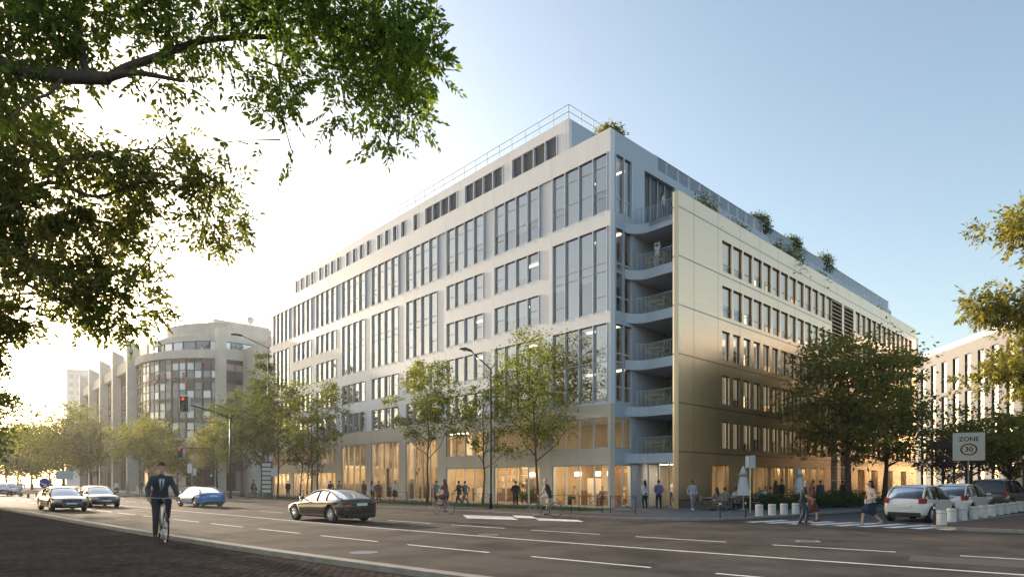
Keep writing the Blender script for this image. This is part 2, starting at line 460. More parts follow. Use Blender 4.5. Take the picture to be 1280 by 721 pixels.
leafmat('leaf_gold', (.08,.09,.015), (.23,.22,.03), .45, .5)
leafmat('leaf_pink', (.12,.075,.07), (.22,.15,.14), .3, .8)
leafmat('leaf_hedge', (.015,.035,.014), (.06,.10,.035), .25, 1.0)
leafmat('grass_blade', (.03,.07,.015), (.08,.14,.03), .3, 1.0)

# ------------------------------------------------------------------ road curves
def catm(P, n=14):
    P = [Vector((*p, 0)) for p in P]; out = []
    Q = [P[0]*2 - P[1]] + P + [P[-1]*2 - P[-2]]
    for i in range(1, len(Q) - 2):
        for k in range(n):
            t = k / n; a, b, c, d = Q[i-1], Q[i], Q[i+1], Q[i+2]
            out.append(.5 * ((2*b) + (c - a)*t + (2*a - 5*b + 4*c - d)*t*t + (3*b - a - 3*c + d)*t**3))
    out.append(P[-1]); return out
LINE = catm([(-260,262),(-118,127.5),(-65.5,79.3),(-43,58.6),(-20.7,37.9),(-4.9,23.5),(2.68,17.17),(9.85,11.8),(18,6.0),(36,-6),(90,-38)])
CUM = [0]
for a, b in zip(LINE, LINE[1:]): CUM.append(CUM[-1] + (b - a).length)
def at_s(s, off=0):
    s = max(0, min(CUM[-1] - 1e-4, s))
    import bisect
    i = bisect.bisect_right(CUM, s) - 1; i = min(i, len(LINE) - 2)
    t = (s - CUM[i]) / (CUM[i+1] - CUM[i]); p = LINE[i].lerp(LINE[i+1], t)
    d0 = (LINE[i+1] - LINE[i]).normalized()
    j = i + 1 if i + 2 < len(LINE) else i
    d1 = (LINE[j+1] - LINE[j]).normalized()
    d = d0.lerp(d1, t).normalized()
    return Vector((p.x - d.y*off, p.y + d.x*off, 0)), d
def s_of(x, y):
    best = min(range(len(LINE)), key=lambda i: (LINE[i].x - x)**2 + (LINE[i].y - y)**2)
    return min((CUM[best] + q*.25 for q in range(-60, 60)), key=lambda s: (at_s(s)[0] - Vector((x, y, 0))).length)
def curve_off(s0, s1, off, step=1.5):
    n = max(2, int(abs(s1 - s0) / step)); return [at_s(s0 + (s1 - s0)*k/n, off)[0] for k in range(n + 1)]
def ribbon(name, s0, s1, o0, o1, z, m, step=1.5, z1=None):
    a = curve_off(s0, s1, o0, step); b = curve_off(s0, s1, o1, step); mb = MB()
    for i in range(len(a) - 1):
        q = [(a[i].x,a[i].y,z),(a[i+1].x,a[i+1].y,z),(b[i+1].x,b[i+1].y,z),(b[i].x,b[i].y,z)]
        mb.face(q, m)
    return struct(mb.build(name))
def kerb(name, pts, z0, z1, w, m):
    """raised strip along pts (list of Vector), width w to the left side"""
    mb = MB(); L = []; 
    for i, p in enumerate(pts):
        d = (pts[min(i+1, len(pts)-1)] - pts[max(i-1, 0)]).normalized(); L.append(Vector((p.x - d.y*w, p.y + d.x*w, 0)))
    for i in range(len(pts) - 1):
        a, b, c, d = pts[i], pts[i+1], L[i+1], L[i]
        mb.face([(a.x,a.y,z1),(b.x,b.y,z1),(c.x,c.y,z1),(d.x,d.y,z1)], m)
        mb.face([(a.x,a.y,z0),(b.x,b.y,z0),(b.x,b.y,z1),(a.x,a.y,z1)], m)
        mb.face([(d.x,d.y,z0),(c.x,c.y,z0),(c.x,c.y,z1),(d.x,d.y,z1)], m)
    return struct(mb.build(name))
SM = CUM[-1]
g = MB(); g.face([(-420,-120,-.02),(330,-120,-.02),(330,420,-.02),(-420,420,-.02)], MATS['earth']); struct(g.build('ground'))
ribbon('road', 0, SM, -7.0, 13.0, 0, MATS['asphalt'])
sA = s_of(-43, 58.6); sCorner = s_of(-1.6, 21.2)      # building-side pavement ends here
vdir = Vector((.80,.60,0))
k1 = curve_off(s_of(-27.5,44)-22, sCorner, 10.4)
# pavement before the office building
endp = k1[-1]
side_a = Vector((10.6, 28.7, 0))
corner = []
p0, p3 = endp, side_a + vdir*1.5
d0 = at_s(sCorner, 10.4)[1]
for k in range(1, 9):
    t = k / 8; c1 = p0 + d0*3.2; c2 = p3 - vdir*1.8
    corner.append((1-t)**3*p0 + 3*(1-t)**2*t*c1 + 3*(1-t)*t*t*c2 + t**3*p3)
edge1 = k1 + corner + [side_a + vdir*q for q in (6, 20, 60, 150)]
start = k1[0]; back_dir = Vector((.70,.72,0))
poly1 = edge1 + [side_a + vdir*150 + Vector((-100, 90, 0)), start + back_dir*130]
def slabpoly(name, pts, z, m):
    mb = MB(); P = [(p.x, p.y, 0) for p in pts]
    for t in tessellate_polygon([[Vector(p) for p in P]]):
        a, b, c = (P[i] for i in t); mb.face([(a[0],a[1],z),(b[0],b[1],z),(c[0],c[1],z)], m)
    o = mb.build(name)
    for p in o.data.polygons:
        if p.normal.z < 0: p.flip()
    return struct(o)
slabpoly('pavement', poly1, .10, MATS['paving'])
kerb('kerb', edge1, 0, .104, .22, MATS['kerb_stone'])
# pavement of the next block, beyond the cross street
k0 = curve_off(0, s_of(-27.5,44)-36, 10.4, 4)
st0 = k0[-1]
poly0 = k0 + [st0 + back_dir*3, st0 + back_dir*130, k0[0] + back_dir*130]
slabpoly('pavement_far', poly0, .10, MATS['paving']); kerb('kerb_far', k0 + [st0 + back_dir*2, st0 + back_dir*100], 0, .104, .22, MATS['kerb_stone'])
# right-hand island
e2 = [Vector((q[0], q[1], 0)) for q in ((140,118),(60,57.5),(24,30.2),(17.6,25.2),(16.5,24.2),(16.05,23.3),(16.3,22.6),(17.7,21.3),(30,11.6),(60,-10),(120,-45))]
slabpoly('pavement_right', e2 + [Vector((260,-45,0)), Vector((260,118,0))], .10, MATS['brick_red'])
kerb('kerb_right', e2, 0, .104, .22, MATS['kerb_stone'])
mb = MB(); A_ = side_a; 
for q in range(1):
    mb.face([(9.5,26.3,.004),(16.2,22.3,.004),(150,122.6,.004),(143,133,.004)], MATS['asphalt_side'])
struct(mb.build('side_road'))
# near side: kerb and dark setts
kn = curve_off(0, SM, -7.0, 2.0)
ribbon('near_pavement', 0, SM, -30, -7.0, .03, MATS['cobble_dark'], 3)
kerb('kerb_near', list(reversed(kn)), 0, .15, .28, MATS['kerb_stone'])
# red paving band and lawn strip
ribbon('paving_band', s_of(-27.5,44)-20, sCorner+.4, 10.64, 12.6, .105, MATS['brick_red'])
sG0, sG1 = s_of(-27.5,44)-16, sCorner-4.5
ribbon('lawn_soil', sG0, sG1, 14.3, 17.0, .108, MATS['leaf_hedge'])
# grass blades
C = []
for i in range(26000):
    s = random.uniform(sG0, sG1); p, _ = at_s(s, random.uniform(14.35, 16.95)); C.append((p.x, p.y, .108))
# solid line and lane dashes
ribbon('lane_line', 0, SM, -.07, .07, .004, MATS['paint'])
def dashes(off, s0, s1, ph):
    s = s0 + ph; mb = MB()
    while s < s1:
        a = curve_off(s, s + 3.0, off - .06, 1.0); b = curve_off(s, s + 3.0, off + .06, 1.0)
        for i in range(len(a) - 1): mb.face([(a[i].x,a[i].y,.004),(a[i+1].x,a[i+1].y,.004),(b[i+1].x,b[i+1].y,.004),(b[i].x,b[i].y,.004)], MATS['paint'])
        s += 4.33
    struct(mb.build('lane_marking'))
sd = s_of(-4.9+.2, 23.5-.2)
ref1 = s_of(-3.03+2.1, 17.6+2.5)
dashes(-3.3, ref1 - 4.33*30, ref1 + 30, 0)
ref2 = s_of(.71-1.9, 22.9-2.4)
dashes(3.05, ref2 - 4.33*30, ref2 + 35, 0)
# crossing over the side street
mb = MB()
for k in range(9):
    c = Vector((10.9, 27.0, 0)).lerp(Vector((16.6, 22.9, 0)), k / 8) + Vector((.2,.35,0))
    dr = Vector((.86,.51,0)); nr = Vector((-.51,.86,0)); L = 2.0 if k not in (0,) else 1.7
    p = [c - dr*L/2 - nr*.23, c + dr*L - nr*.23, c + dr*L + nr*.23, c - dr*L/2 + nr*.23]
    mb.face([(q.x,q.y,.008) for q in p], MATS['paint'])
struct(mb.build('crosswalk_marking'))
mb = MB()
for (x0, x1, ya, yb) in ((578,640,643,647.5),(640,664,643.6,647),(668,722,647.3,650.2)):
    q = [(x0, ya), (x1, ya + (x1-x0)*.04), (x1 + 8, yb + (x1-x0)*.03), (x0 + 6, yb)]
    P = [(G(a, gy(b)), gy(b), .006) for a, b in q]; mb.face(P, MATS['paint'])
struct(mb.build('cycle_marking'))
mb = MB()
for k in range(14):      # far crossing by the traffic lights
    p, d = at_s(s_of(-43, 58.6) - 4, -5.5 + 1.15*k); n = Vector((-d.y, d.x, 0))
    q = [p - d*1.5 - n*.25, p + d*1.5 - n*.25, p + d*1.5 + n*.25, p - d*1.5 + n*.25]
    mb.face([(w.x,w.y,.005) for w in q], MATS['paint'])
struct(mb.build('far_crosswalk_marking'))
gr = leafobj('lawn', C, .13, MATS['grass_blade'], aspect=.12, dirs=np.column_stack([RNG.normal(size=len(C))*.35, RNG.normal(size=len(C))*.35, np.ones(len(C))]))
tag(gr, kind='stuff', label='narrow strip of green grass between the road and the office building', cat='grass')

# ------------------------------------------------------------------ main office building (local frame: x along right face, y along left face)
A = (6.24, 39.0); TH = math.atan2(.681, .732)
ux, uy = math.cos(TH), math.sin(TH)
def L2W(x, y, z=0): return Vector((A[0] + x*ux - y*uy, A[1] + x*uy + y*ux, z))
OB = thing('office_building', 'large white office block with a glazed corner, tall window bays and a railed rooftop storey', 'building', (A[0], A[1], 0), TH)
P = 6.1; FT = .45
rows = {0:[(.12,2.87),(3.9,5.9),(6.9,11.9),(12.7,18.05)],
        1:[(.12,2.87),(3.9,5.9),(6.9,11.9),(13,15),(16.1,18.1)],
        2:[(.12,2.87),(3.8,5.8),(6.9,8.8),(9.9,11.9),(13,14.95),(16.1,18.1)],
        3:[(.12,5.4),(6.8,8.8),(9.8,11.8),(12.9,18.05)],
        4:[(.12,5.5),(6.75,8.75),(9.8,11.8),(12.9,18.05)],
        5:[(.12,5.5),(6.75,8.75),(9.8,11.8),(12.9,18.05)],
        6:[(.12,2.8),(3.7,5.5),(6.75,8.75),(9.8,11.8),(12.95,14.95),(16.05,18.05)],
        7:[(.12,2.8),(3.7,5.5),(6.75,8.75),(9.8,11.8),(12.95,14.95),(16.05,18.05)],
        8:[(.12,2.8),(3.7,5.5),(6.75,11.8),(12.9,18.05)]}
W = MB(); fm = MATS['facade']; LEN = 54.9
W.box(0, FT, 0, LEN, 22.75, 24.2, fm)            # parapet
W.box(0, FT, 0, LEN, 18.12, 19.05, fm)           # band
W.box(0, FT, 0, .18, 0, 18.12, fm); W.box(0, FT, 0, .18, 19.05, 22.75, fm)
for n in range(9):
    y0 = .18 + P*n; y1 = 5.08 + P*n; y2 = .18 + P*(n+1)
    y2 = min(y2, LEN)
    W.box(0, FT, y1, y2, 0, 18.12, fm)
    W.box(.14, FT, y1, y2, 19.05, 22.75, fm)
    ops = rows[n]; z = 0
    for a, b in ops + [(18.12, 18.12)]:
        if a > z + .01: W.box(0, FT, y0, y1, z, a, fm)
        z = b
W.build('wall', OB)
# windows
def window(par, y0, y1, z0, z1, npane=4, axis=0, low=False, fins=True, blinds=0, g=None, top=False, door=False):
    """axis 0: on the plane x=0 (left face), running along y; axis 1: on plane y=0, running along x"""
    Fm = MB(); fmt = MATS['frame_light'] if low else MATS['fin']
    def bx(m_, a0, a1, d0, d1, c0, c1, mm):
        if axis == 0: m_.box(d0, d1, a0, a1, c0, c1, mm)
        else: m_.box(a0, a1, d0, d1, c0, c1, mm)
    e = .004
    bx(Fm, y0+e, y1-e, .09, .16, z1-.07, z1-e, MATS['frame_dark'] if not low else fmt)
    bx(Fm, y0+e, y1-e, .09, .16, z0+e, z0+.08, MATS['frame_grey'])
    w = (y1 - y0) / npane
    for k in range(npane + 1):
        c = y0 + w*k; c = min(max(c, y0 + .06), y1 - .06)
        if fins: bx(Fm, c-.03, c+.03, -.05 if not low else .06, .14 if not low else .20, z0 - (.06 if not low else 0) + (e if low else 0), z1 - .01, fmt)
        else: bx(Fm, c-.035, c+.035, .28, .42, z0+e, z1-e, fmt)
    for k in (0, npane - 1):
        if not low:
            bx(Fm, y0+w*k+.08, y0+w*(k+1)-.08, .10, .145, z0+.95, z0+1.01, MATS['frame_light'])
    if z1 - z0 > 4.4 and not low:
        for zz in (z0 + 2.55, z0 + 3.1): bx(Fm, y0+.08, y1-.08, .10, .145, zz, zz+.07, MATS['frame_light'])
    if top:
        for zz in (z0 + 1.4, z0 + 2.9): bx(Fm, y0+.08, y1-.08, .10, .145, zz, zz+.05, MATS['frame_light'])
    o = Fm.build('window', par)
    if door: o.name = 'entrance'
    q = MB()
    if axis == 0: q.face([(.13,y0,z0),(.13,y0,z1),(.13,y1,z1),(.13,y1,z0)], g or (MATS['glass_low'] if low else MATS['glass_up']))
    else: q.face([(y0,.13,z0),(y1,.13,z0),(y1,.13,z1),(y0,.13,z1)], g or (MATS['glass_low'] if low else MATS['glass_up']))
    q.build('glass', o, fix=False)
    if blinds:
        bl = MB(); any_ = False
        for k in range(npane):
            if random.random() < blinds:
                any_ = True; dz = random.choice([1, 1, .75, .6]) * (z1 - z0); x = .165
                a0, a1 = y0 + w*k + .05, y0 + w*(k+1) - .05
                bx(bl, a0, a1, x, x+.012, z1 - dz, z1, MATS['blind'])
        if any_: parts(bl, 'blind', o)
    return o
random.seed(3)
for n in range(9):
    y0 = .18 + P*n; y1 = 5.08 + P*n
    for a, b in rows[n]:
        low = b < 6.6
        window(OB, y0, y1, a, b, 4, 0, low=low, blinds=0 if low else (.96 if a > 12 else .5 if a > 9 else .3), door=(a < .2 and n in (3, 4, 5)))
    window(OB, y0, y1, 19.05, 22.75, 4, 0, blinds=.97, top=True)
# right face
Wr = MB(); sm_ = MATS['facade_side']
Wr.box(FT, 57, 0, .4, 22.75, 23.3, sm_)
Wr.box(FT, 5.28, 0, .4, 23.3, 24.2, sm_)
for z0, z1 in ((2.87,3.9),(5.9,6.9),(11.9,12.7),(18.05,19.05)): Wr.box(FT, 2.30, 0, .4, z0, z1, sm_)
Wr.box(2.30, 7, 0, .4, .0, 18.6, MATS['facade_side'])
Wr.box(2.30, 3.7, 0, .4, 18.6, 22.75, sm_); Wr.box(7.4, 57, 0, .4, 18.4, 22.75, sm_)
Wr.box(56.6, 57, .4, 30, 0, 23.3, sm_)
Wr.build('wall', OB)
for a, b in ((.12,2.87),(3.9,5.9),(6.9,11.9),(12.7,18.05),(19.05,22.75)):
    window(OB, FT, 2.30, a, b, 2, 1, low=b < 6.6, blinds=0)
# terrace door recess: dark glazing
d = MB(); d.box(3.7, 7.4, .28, .34, 18.6, 22.72, MATS['frame_dark'])
for k in range(5): d.box(3.72 + k*.9, 3.78 + k*.9, .2, .27, 18.6, 22.7, MATS['frame_grey'])
tw = d.build('terrace_door', OB)
# roof deck
rf = MB(); rf.box(FT, 56.6, .4, LEN-.4, 23.2, 23.45, MATS['concrete'])
rf.box(FT, 30, LEN-.4, LEN, 0, 24.0, MATS['facade']); rf.build('roof', OB)
# penthouse
PH = MB()
py0, py1, pz0, pz1 = 4.87, 52.3, 23.45, 27.5
slots = []
for n in range(3): slots.append((5.95 + 5.85*n, 10.8 + 5.85*n))
yy = 23.6
while yy < 51: 
    slots.append((yy, yy + .8)); yy += 1.48 if len(slots) % 4 else 2.1
y = py0
for a, b in slots:
    PH.box(1.5, 1.8, y, a, pz0, pz1, fm); PH.box(1.5, 1.8, a, b, pz0, 24.5, fm); PH.box(1.5, 1.8, a, b, 26.75, pz1, fm); y = b
PH.box(1.5, 1.8, y, py1, pz0, pz1, fm)
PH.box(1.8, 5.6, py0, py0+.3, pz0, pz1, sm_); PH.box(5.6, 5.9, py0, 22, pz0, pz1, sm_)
PH.box(1.8, 14, py1-.3, py1, pz0, pz1, fm)
PH.box(1.8, 5.6, py0+.3, py1-.3, pz1-.3, pz1-.05, MATS['concrete'])
ph = PH.build('penthouse', OB)
for i, (a, b) in enumerate(slots):
    m_ = MB()
    np_ = 4 if b - a > 2 else 1; w = (b-a)/np_
    for k in range(np_ + 1):
        c = min(max(a + w*k, a+.05), b-.05); m_.box(1.44, 1.75, c-.04, c+.04, 24.5, 26.74, MATS['fin'])
    m_.box(1.66, 1.70, a+.03, b-.03, 24.5, 26.74, MATS['screen_dark'] if i < 3 else MATS['glass_dark'])
    m_.build('penthouse_window', ph)
def railing(par, pts, h, m, post=1.5, rails=(1.0, .5), r=.022, bars=None, name='railing'):
    mb = MB(); pts = [Vector(p) for p in pts]
    for a, b in zip(pts, pts[1:]):
        for f in rails: mb.tube([a + Vector((0,0,h*f)), b + Vector((0,0,h*f))], r, m, 5)
        L = (b - a).length; n = max(1, round(L / post))
        for k in range(n + 1):
            p = a.lerp(b, k/n); mb.tube([p, p + Vector((0,0,h))], r, m, 5)
        if bars:
            n = max(1, round(L / bars))
            for k in range(n): 
                p = a.lerp(b, (k+.5)/n); mb.tube([p + Vector((0,0,.05)), p + Vector((0,0,h))], .011, m, 4, cap=False)
    return mb.build(name, par)
railing(OB, [(1.6,py1,pz1),(1.6,py0+.1,pz1),(5.7,py0+.1,pz1),(5.7,22,pz1)], 1.05, MATS['white_metal'], 1.5, (1.0,.52), .028)
# glass balustrade on the right face roof edge, and the grey set-back roof screen
gb = MB(); gb.box(5.3, 57, .30, .33, 23.3, 24.45, MATS['glass_rail']); 
for k in range(35): gb.box(5.3+1.5*k, 5.34+1.5*k, .28, .35, 23.3, 24.5, MATS['white_metal'])
gb.box(5.3, 57, .27, .36, 24.45, 24.5, MATS['white_metal']); gb.build('balustrade', OB)
rs = MB(); rs.box(22, 57, 1.2, 1.4, 23.45, 25.0, MATS['frame_grey']); rs.box(56.8, 57, 1.4, 12, 23.45, 25.0, MATS['frame_grey']); rs.build('roof_screen', OB)

# interior: floors, ceilings, back walls, lamps
it = MB(); iw, ic, iff = MATS['interior_wall'], MATS['ceiling'], MATS['int_floor']
for z in (6.2, 9.3, 12.3, 15.4, 18.5): it.box(.62, 8, .3, LEN-.5, z, z+.25, ic)
it.box(.62, 8, .3, 18.4, 3.2, 3.5, ic); it.box(.62, 8, 36.8, LEN-.5, 3.2, 3.5, ic)
it.box(.46, 8, .3, LEN-.5, .03, .11, iff)
it.box(6.6, 6.8, .3, LEN-.5, 3.5, 23.1, iw)
wlm = [MATS['interior_wall'], MATS['interior_wood'], mat('interior_cream', (.68,.62,.52), .8, noise=.1, nscale=.7), mat('interior_brown', (.22,.14,.09), .7, noise=.2, nscale=1)]
yb = .3; kq = 0
while yb < LEN-.6:
    wdt = min((1.4, 2.6, .9, 3.2, 1.9, 2.2)[kq % 6], LEN-.5-yb)
    it.box(5.6 - .35*(kq % 3 == 1), 5.8, yb, yb+wdt-.004, .11, 3.2, wlm[(kq*7) % 4 if kq % 5 else 2]); yb += wdt; kq += 1
yb = 18.4; kq = 0
while yb < 36.7:
    wdt = min((1.7, .8, 2.3, 1.2)[kq % 4], 36.8-yb); dd_ = .5*(kq % 2)
    it.box(5.6-dd_, 5.8, yb, yb+wdt-.004, 3.2, 6.2, wlm[(kq*3+1) % 4]); it.box(2.2+dd_*2, 2.3+dd_*2, yb+.2, yb+.2+wdt*.3, .11, (2.4, 6.1)[kq % 2], wlm[(kq+2) % 4]); yb += wdt; kq += 1
for n in range(0, 10):
    y = .35 + P*n - .5 if n else .9
    if n == 0: continue
    it.box(.62, 6.6, y, y+.12, 6.45, 23.1, iw)
    if n in (1, 3, 6, 8): it.box(.9, 5.6, y, y+.12, .11, 3.2, MATS['interior_wood'])
it.box(6.6, 6.8, -0.0+.42, .6, .11, 23, iw)
io = it.build('interior', OB)
lp = MB()
for n in range(9):
    y = .18 + P*n
    zc = 6.15 if n in (3,4,5) else 3.15
    for k in range(2):
        for xx in (1.2, 3.4): lp.box(xx, xx+.5, y+.6+2.2*k, y+2.0+2.2*k, zc-.06, zc, MATS['warm_lamp'])
    if n not in (3,4,5):
        for k in range(2): lp.box(2.2, 2.35, y+.5+2.2*k, y+2.2+2.2*k, 6.12, 6.17, MATS['warm_lamp'])
parts(lp, 'ceiling_lamp', io)
lp = MB()
for n in range(9):
    y = .18 + P*n
    for zc in (9.25, 12.25, 15.35, 18.45, 22.6):
        if random.random() < (.75 if zc < 13 else .35): lp.box(2.4, 2.55, y+.6, y+3.8, zc-.06, zc, MATS['cool_lamp'])
parts(lp, 'ceiling_strip', io)
# shelving against the café back wall
sh = MB()
for n in range(9):
    y = .6 + P*n
    if n in (3, 4, 5): continue
    for k in range(4): sh.box(5.2, 5.58, y, y+3.6, .5+.62*k, .54+.62*k, MATS['wood'])
    for q in range(14):
        c = random.choice([(.6,.2,.1),(.75,.7,.6),(.2,.25,.3),(.7,.5,.2)])
        m_ = mat('book_%d' % (q % 4), [(.45,.16,.08),(.7,.66,.58),(.12,.15,.2),(.6,.42,.15)][q % 4], .7)
        z = .54 + .62*random.randrange(4); yy = y + random.uniform(0, 3.2)
        sh.box(5.24, 5.5, yy, yy+random.uniform(.1,.4), z, z+random.uniform(.2,.45), m_)
sh.build('shelf', io)
bk = MB()
for n in (0, 1, 2, 6, 7, 8):
    for k in range(4): bk.box(5.50, 5.53, .7 + P*n, 4.0 + P*n, 1.05+.62*k, 1.08+.62*k, MATS['glow_lamp'])
parts(bk, 'shelf_light', io)
random.seed(9)
for n in range(9):
    for q in range(5):
        yq = .5 + P*n + random.uniform(0, 4.2); xq = random.uniform(2.4, 4.4); hq = random.choice([.75, 1.0, 1.1, 1.9]); c_ = MB()
        c_.box(xq, xq+random.uniform(.3,.8), yq, yq+random.uniform(.3,1.1), .112, .11+hq, random.choice([MATS['interior_brown'], MATS['interior_cream'], MATS['wood'], MATS['screen_dark'], MATS['interior_brown']])); c_.build('counter', io)

# ------------------------------------------------------------------ brass-clad wing
WB = thing('office_wing', 'brass coloured wing of the office block with rows of tall narrow windows and corner balconies', 'building', (A[0], A[1], 0), TH)
wx0 = 2.63; WL = 52.1; yf = -3.27; bm_ = MATS['brass']; wt = .42
def wb(mb, x0, x1, z0, z1, m=None, y0=yf, y1=None): mb.box(x0, x1, y0, (yf + wt) if y1 is None else y1, z0, z1, m or bm_)
rowz = [(4.0,5.9),(7.05,9.05),(10.1,12.1),(13.1,15.2),(16.2,18.3)]
cols1 = [(wx0 + 5.46 + 1.545*k) for k in range(13)]
cols2 = [(wx0 + 31.4 + 1.6*k) for k in range(12)]
ww = [1.0, 1.0, 1.06, 1.33, 1.33]
Ww = MB()
XS, XE = wx0, wx0 + WL
lou0, lou1 = wx0 + 25.35, wx0 + 30.9
wb(Ww, XS, XE, 18.3, 19.95)
zprev = 5.9
wb(Ww, XS, XE, 3.0, 4.0)
for i, (a, b) in enumerate(rowz):
    nz = rowz[i+1][0] if i < 4 else 18.3
    if i < 4:
        if i == 3:
            wb(Ww, XS, lou0, b, nz); wb(Ww, lou1, XE, b, nz)
        else: wb(Ww, XS, XE, b, nz)
    edges = []
    for c in cols1 + cols2: edges.append((c, c + ww[i]))
    x = XS
    for (p, q) in edges:
        if i >= 3 and x < lou0 < p:       # louvre opening
            wb(Ww, x, lou0, a, b)
            wb(Ww, lou1, p, a, b)
        else: wb(Ww, x, p, a, b)
        if i >= 3:
            Ww.prism([(p, a+.0), (p + .20, a+.0), (p + .02, b-.01), (p, b-.01)], yf+.03, yf+wt, bm_, 'y')
        x = q
    wb(Ww, x, XE, a, b)
# ground floor
gop = [(4.1,6.4),(10.0,12.4),(13.0,14.6),(15.2,17.0),(17.8,19.4),(20.0,21.6),(22.2,23.6),(32,34),(36,38),(41,43),(46,48)]
x = XS
for a, b in gop:
    wb(Ww, x, wx0+a, 0, 3.0); x = wx0 + b
    wb(Ww, wx0+a, wx0+b, 2.92, 3.0)
wb(Ww, x, XE, 0, 3.0)
wl = Ww.build('wall', WB)
ge = MB(); ge.box(wx0-.03, wx0-.002, yf-.004, yf+.28, .1, 19.96, MATS['gold_edge']); ge.build('edge_trim', WB)
# wing windows
allw = []
for i, (a, b) in enumerate(rowz):
    for j, c in enumerate(cols1 + cols2): allw.append((i, j, c, a, b))
wlit = MATS['cool_lamp']
def wwin(mb, gl, bl, i, j, c, a, b):
    w = ww[i]; y = yf + .17
    mb.box(c+.003, c+.05, y-.05, y+.05, a+.003, b-.003, MATS['frame_dark']); mb.box(c+w-.05, c+w-.003, y-.05, y+.05, a+.003, b-.003, MATS['frame_dark'])
    mb.box(c+.05, c+w-.05, y-.05, y+.05, b-.06, b-.003, MATS['frame_dark']); mb.box(c+.05, c+w-.05, y-.05, y+.05, a+.003, a+.07, MATS['frame_dark'])
    mb.box(c+.05, c+w-.05, y-.03, y+.03, a+.55, a+.59, MATS['frame_grey'])
    gl.face([(c,y,a),(c+w,y,a),(c+w,y,b),(c,y,b)], MATS['glass_up'])
    bl.box(c+.02, c+w-.02, y+.06, y+.08, a + random.choice([0, 0, .5, .9]), b, MATS['blind_glow'])
mat('blind_glow', (.70,.61,.46), .8, emit=(1,.78,.48), estr=.085, noise=.18, nscale=1.5, stretch=(8,8,.6))  # emission on the blinds stands in for room light behind them
near = [w for w in allw if w[1] < 20][:100]; rest = [w for w in allw if w not in near]
for w in near:
    m1, m2, m3 = MB(), MB(), MB(); wwin(m1, m2, m3, *w)
    o = m1.build('window', WB); m2.build('glass', o, fix=False); m3.build('blind', o)
m1, m2, m3 = MB(), MB(), MB()
for w in rest: wwin(m1, m2, m3, *w)
o = m1.build('window', WB); o['kind'] = 'stuff'; m2.build('glass', o, fix=False); m3.build('blind', o)
# louvres
for (a, b) in ((lou0, lou0+2.55), (lou0+2.98, lou1)):
    l = MB(); z = 13.15
    while z < 18.2:
        l.prism([(yf+.05, z), (yf+.32, z+.10), (yf+.32, z+.14), (yf+.05, z+.04)], a+.03, b-.03, MATS['brass'], 'x'); z += .36
    l.box(a, a+.06, yf+.02, yf+.36, 13.1, 18.3, bm_); l.box(b-.06, b, yf+.02, yf+.36, 13.1, 18.3, bm_)
    l.box(a+.06, b-.06, yf+.38, yf+.41, 13.1, 18.3, MATS['frame_dark'])
    l.build('louvre', WB)
pl_ = MB(); wb(pl_, lou0+2.56, lou0+2.97, 13.1, 18.3); pl_.build('pier', WB)
# dark vertical glazing strip of the stair, ground openings
for a, b in gop:
    mb_ = MB(); y = yf + wt - .1; n = 2
    for k in range(n+1):
        c = min(max(wx0 + a + (b-a)*k/n, wx0+a+.04), wx0+b-.04); mb_.box(c-.035, c+.035, y-.05, y+.05, .1, 2.91, MATS['gold_pier'])
    mb_.box(wx0+a+.004, wx0+b-.004, y-.04, y+.04, 2.84, 2.915, MATS['gold_pier'])
    o = mb_.build('shopfront', WB)
    q = MB(); q.face([(wx0+a,y,.1),(wx0+b,y,.1),(wx0+b,y,2.9),(wx0+a,y,2.9)], MATS['glass_low']); q.build('glass', o, fix=False)
dg_ = MB()
for a, b in ((25.2,26.6),(27.6,29.2)): dg_.box(wx0+a, wx0+b, yf-.02, yf-.004, .1, 8.9, MATS['glass_blue'] if 'glass_blue' in MATS else mat('glass_blue', (.02,.025,.035), .12, 0))
for k in range(7): dg_.box(wx0+25.2, wx0+29.2, yf-.03, yf-.021, .6+1.25*k, .64+1.25*k, MATS['frame_grey'])
dg_.build('stair_glazing', WB)
# wing interior
wi = MB()
for z in (3.25, 6.3, 9.35, 12.4, 15.45): wi.box(wx0+6.6, XE-.3, yf+.95, 1.9, z, z+.2, ic)
wi.box(wx0+4.0, XE-.3, 1.4, 1.6, .1, 3.2, MATS['interior_wood']); wi.box(wx0+6.6, XE-.3, 1.9, 2.0, 3.3, 18.3, iw)
wi.box(wx0+4.05, XE-.3, yf+wt+.04, 1.4, .02, .11, iff); wi.box(wx0+3.6, XE-.3, yf+wt+.02, 1.9, 3.12, 3.22, ic)
wi.box(wx0+XE*0+WL-.3, wx0+WL, yf+wt, 0, 0, 18.6, iw)
wio = wi.build('interior', WB)
lp = MB()
for a, b in gop: lp.box(wx0+a+.2, wx0+b-.2, -1.6, -1.2, 3.05, 3.11, MATS['warm_lamp'])
parts(lp, 'ceiling_lamp', wio)
lp = MB()
for (i, c) in ((4,6),(4,7),(3,3),(3,4),(2,3),(2,4),(1,3),(1,4),(4,4)): lp.box(cols1[c]-.1, cols1[c]+.9, yf+1.0, yf+1.05, rowz[i][0]+.2, rowz[i][0]+1.2, MATS['glow_lamp'])
parts(lp, 'wall_lamp', wio)
# terrace floor
tf = MB(); tf.box(wx0+.0, XE-.4, yf+wt, -.003, 18.3, 18.6, MATS['slab']); tf.build('terrace_floor', WB)
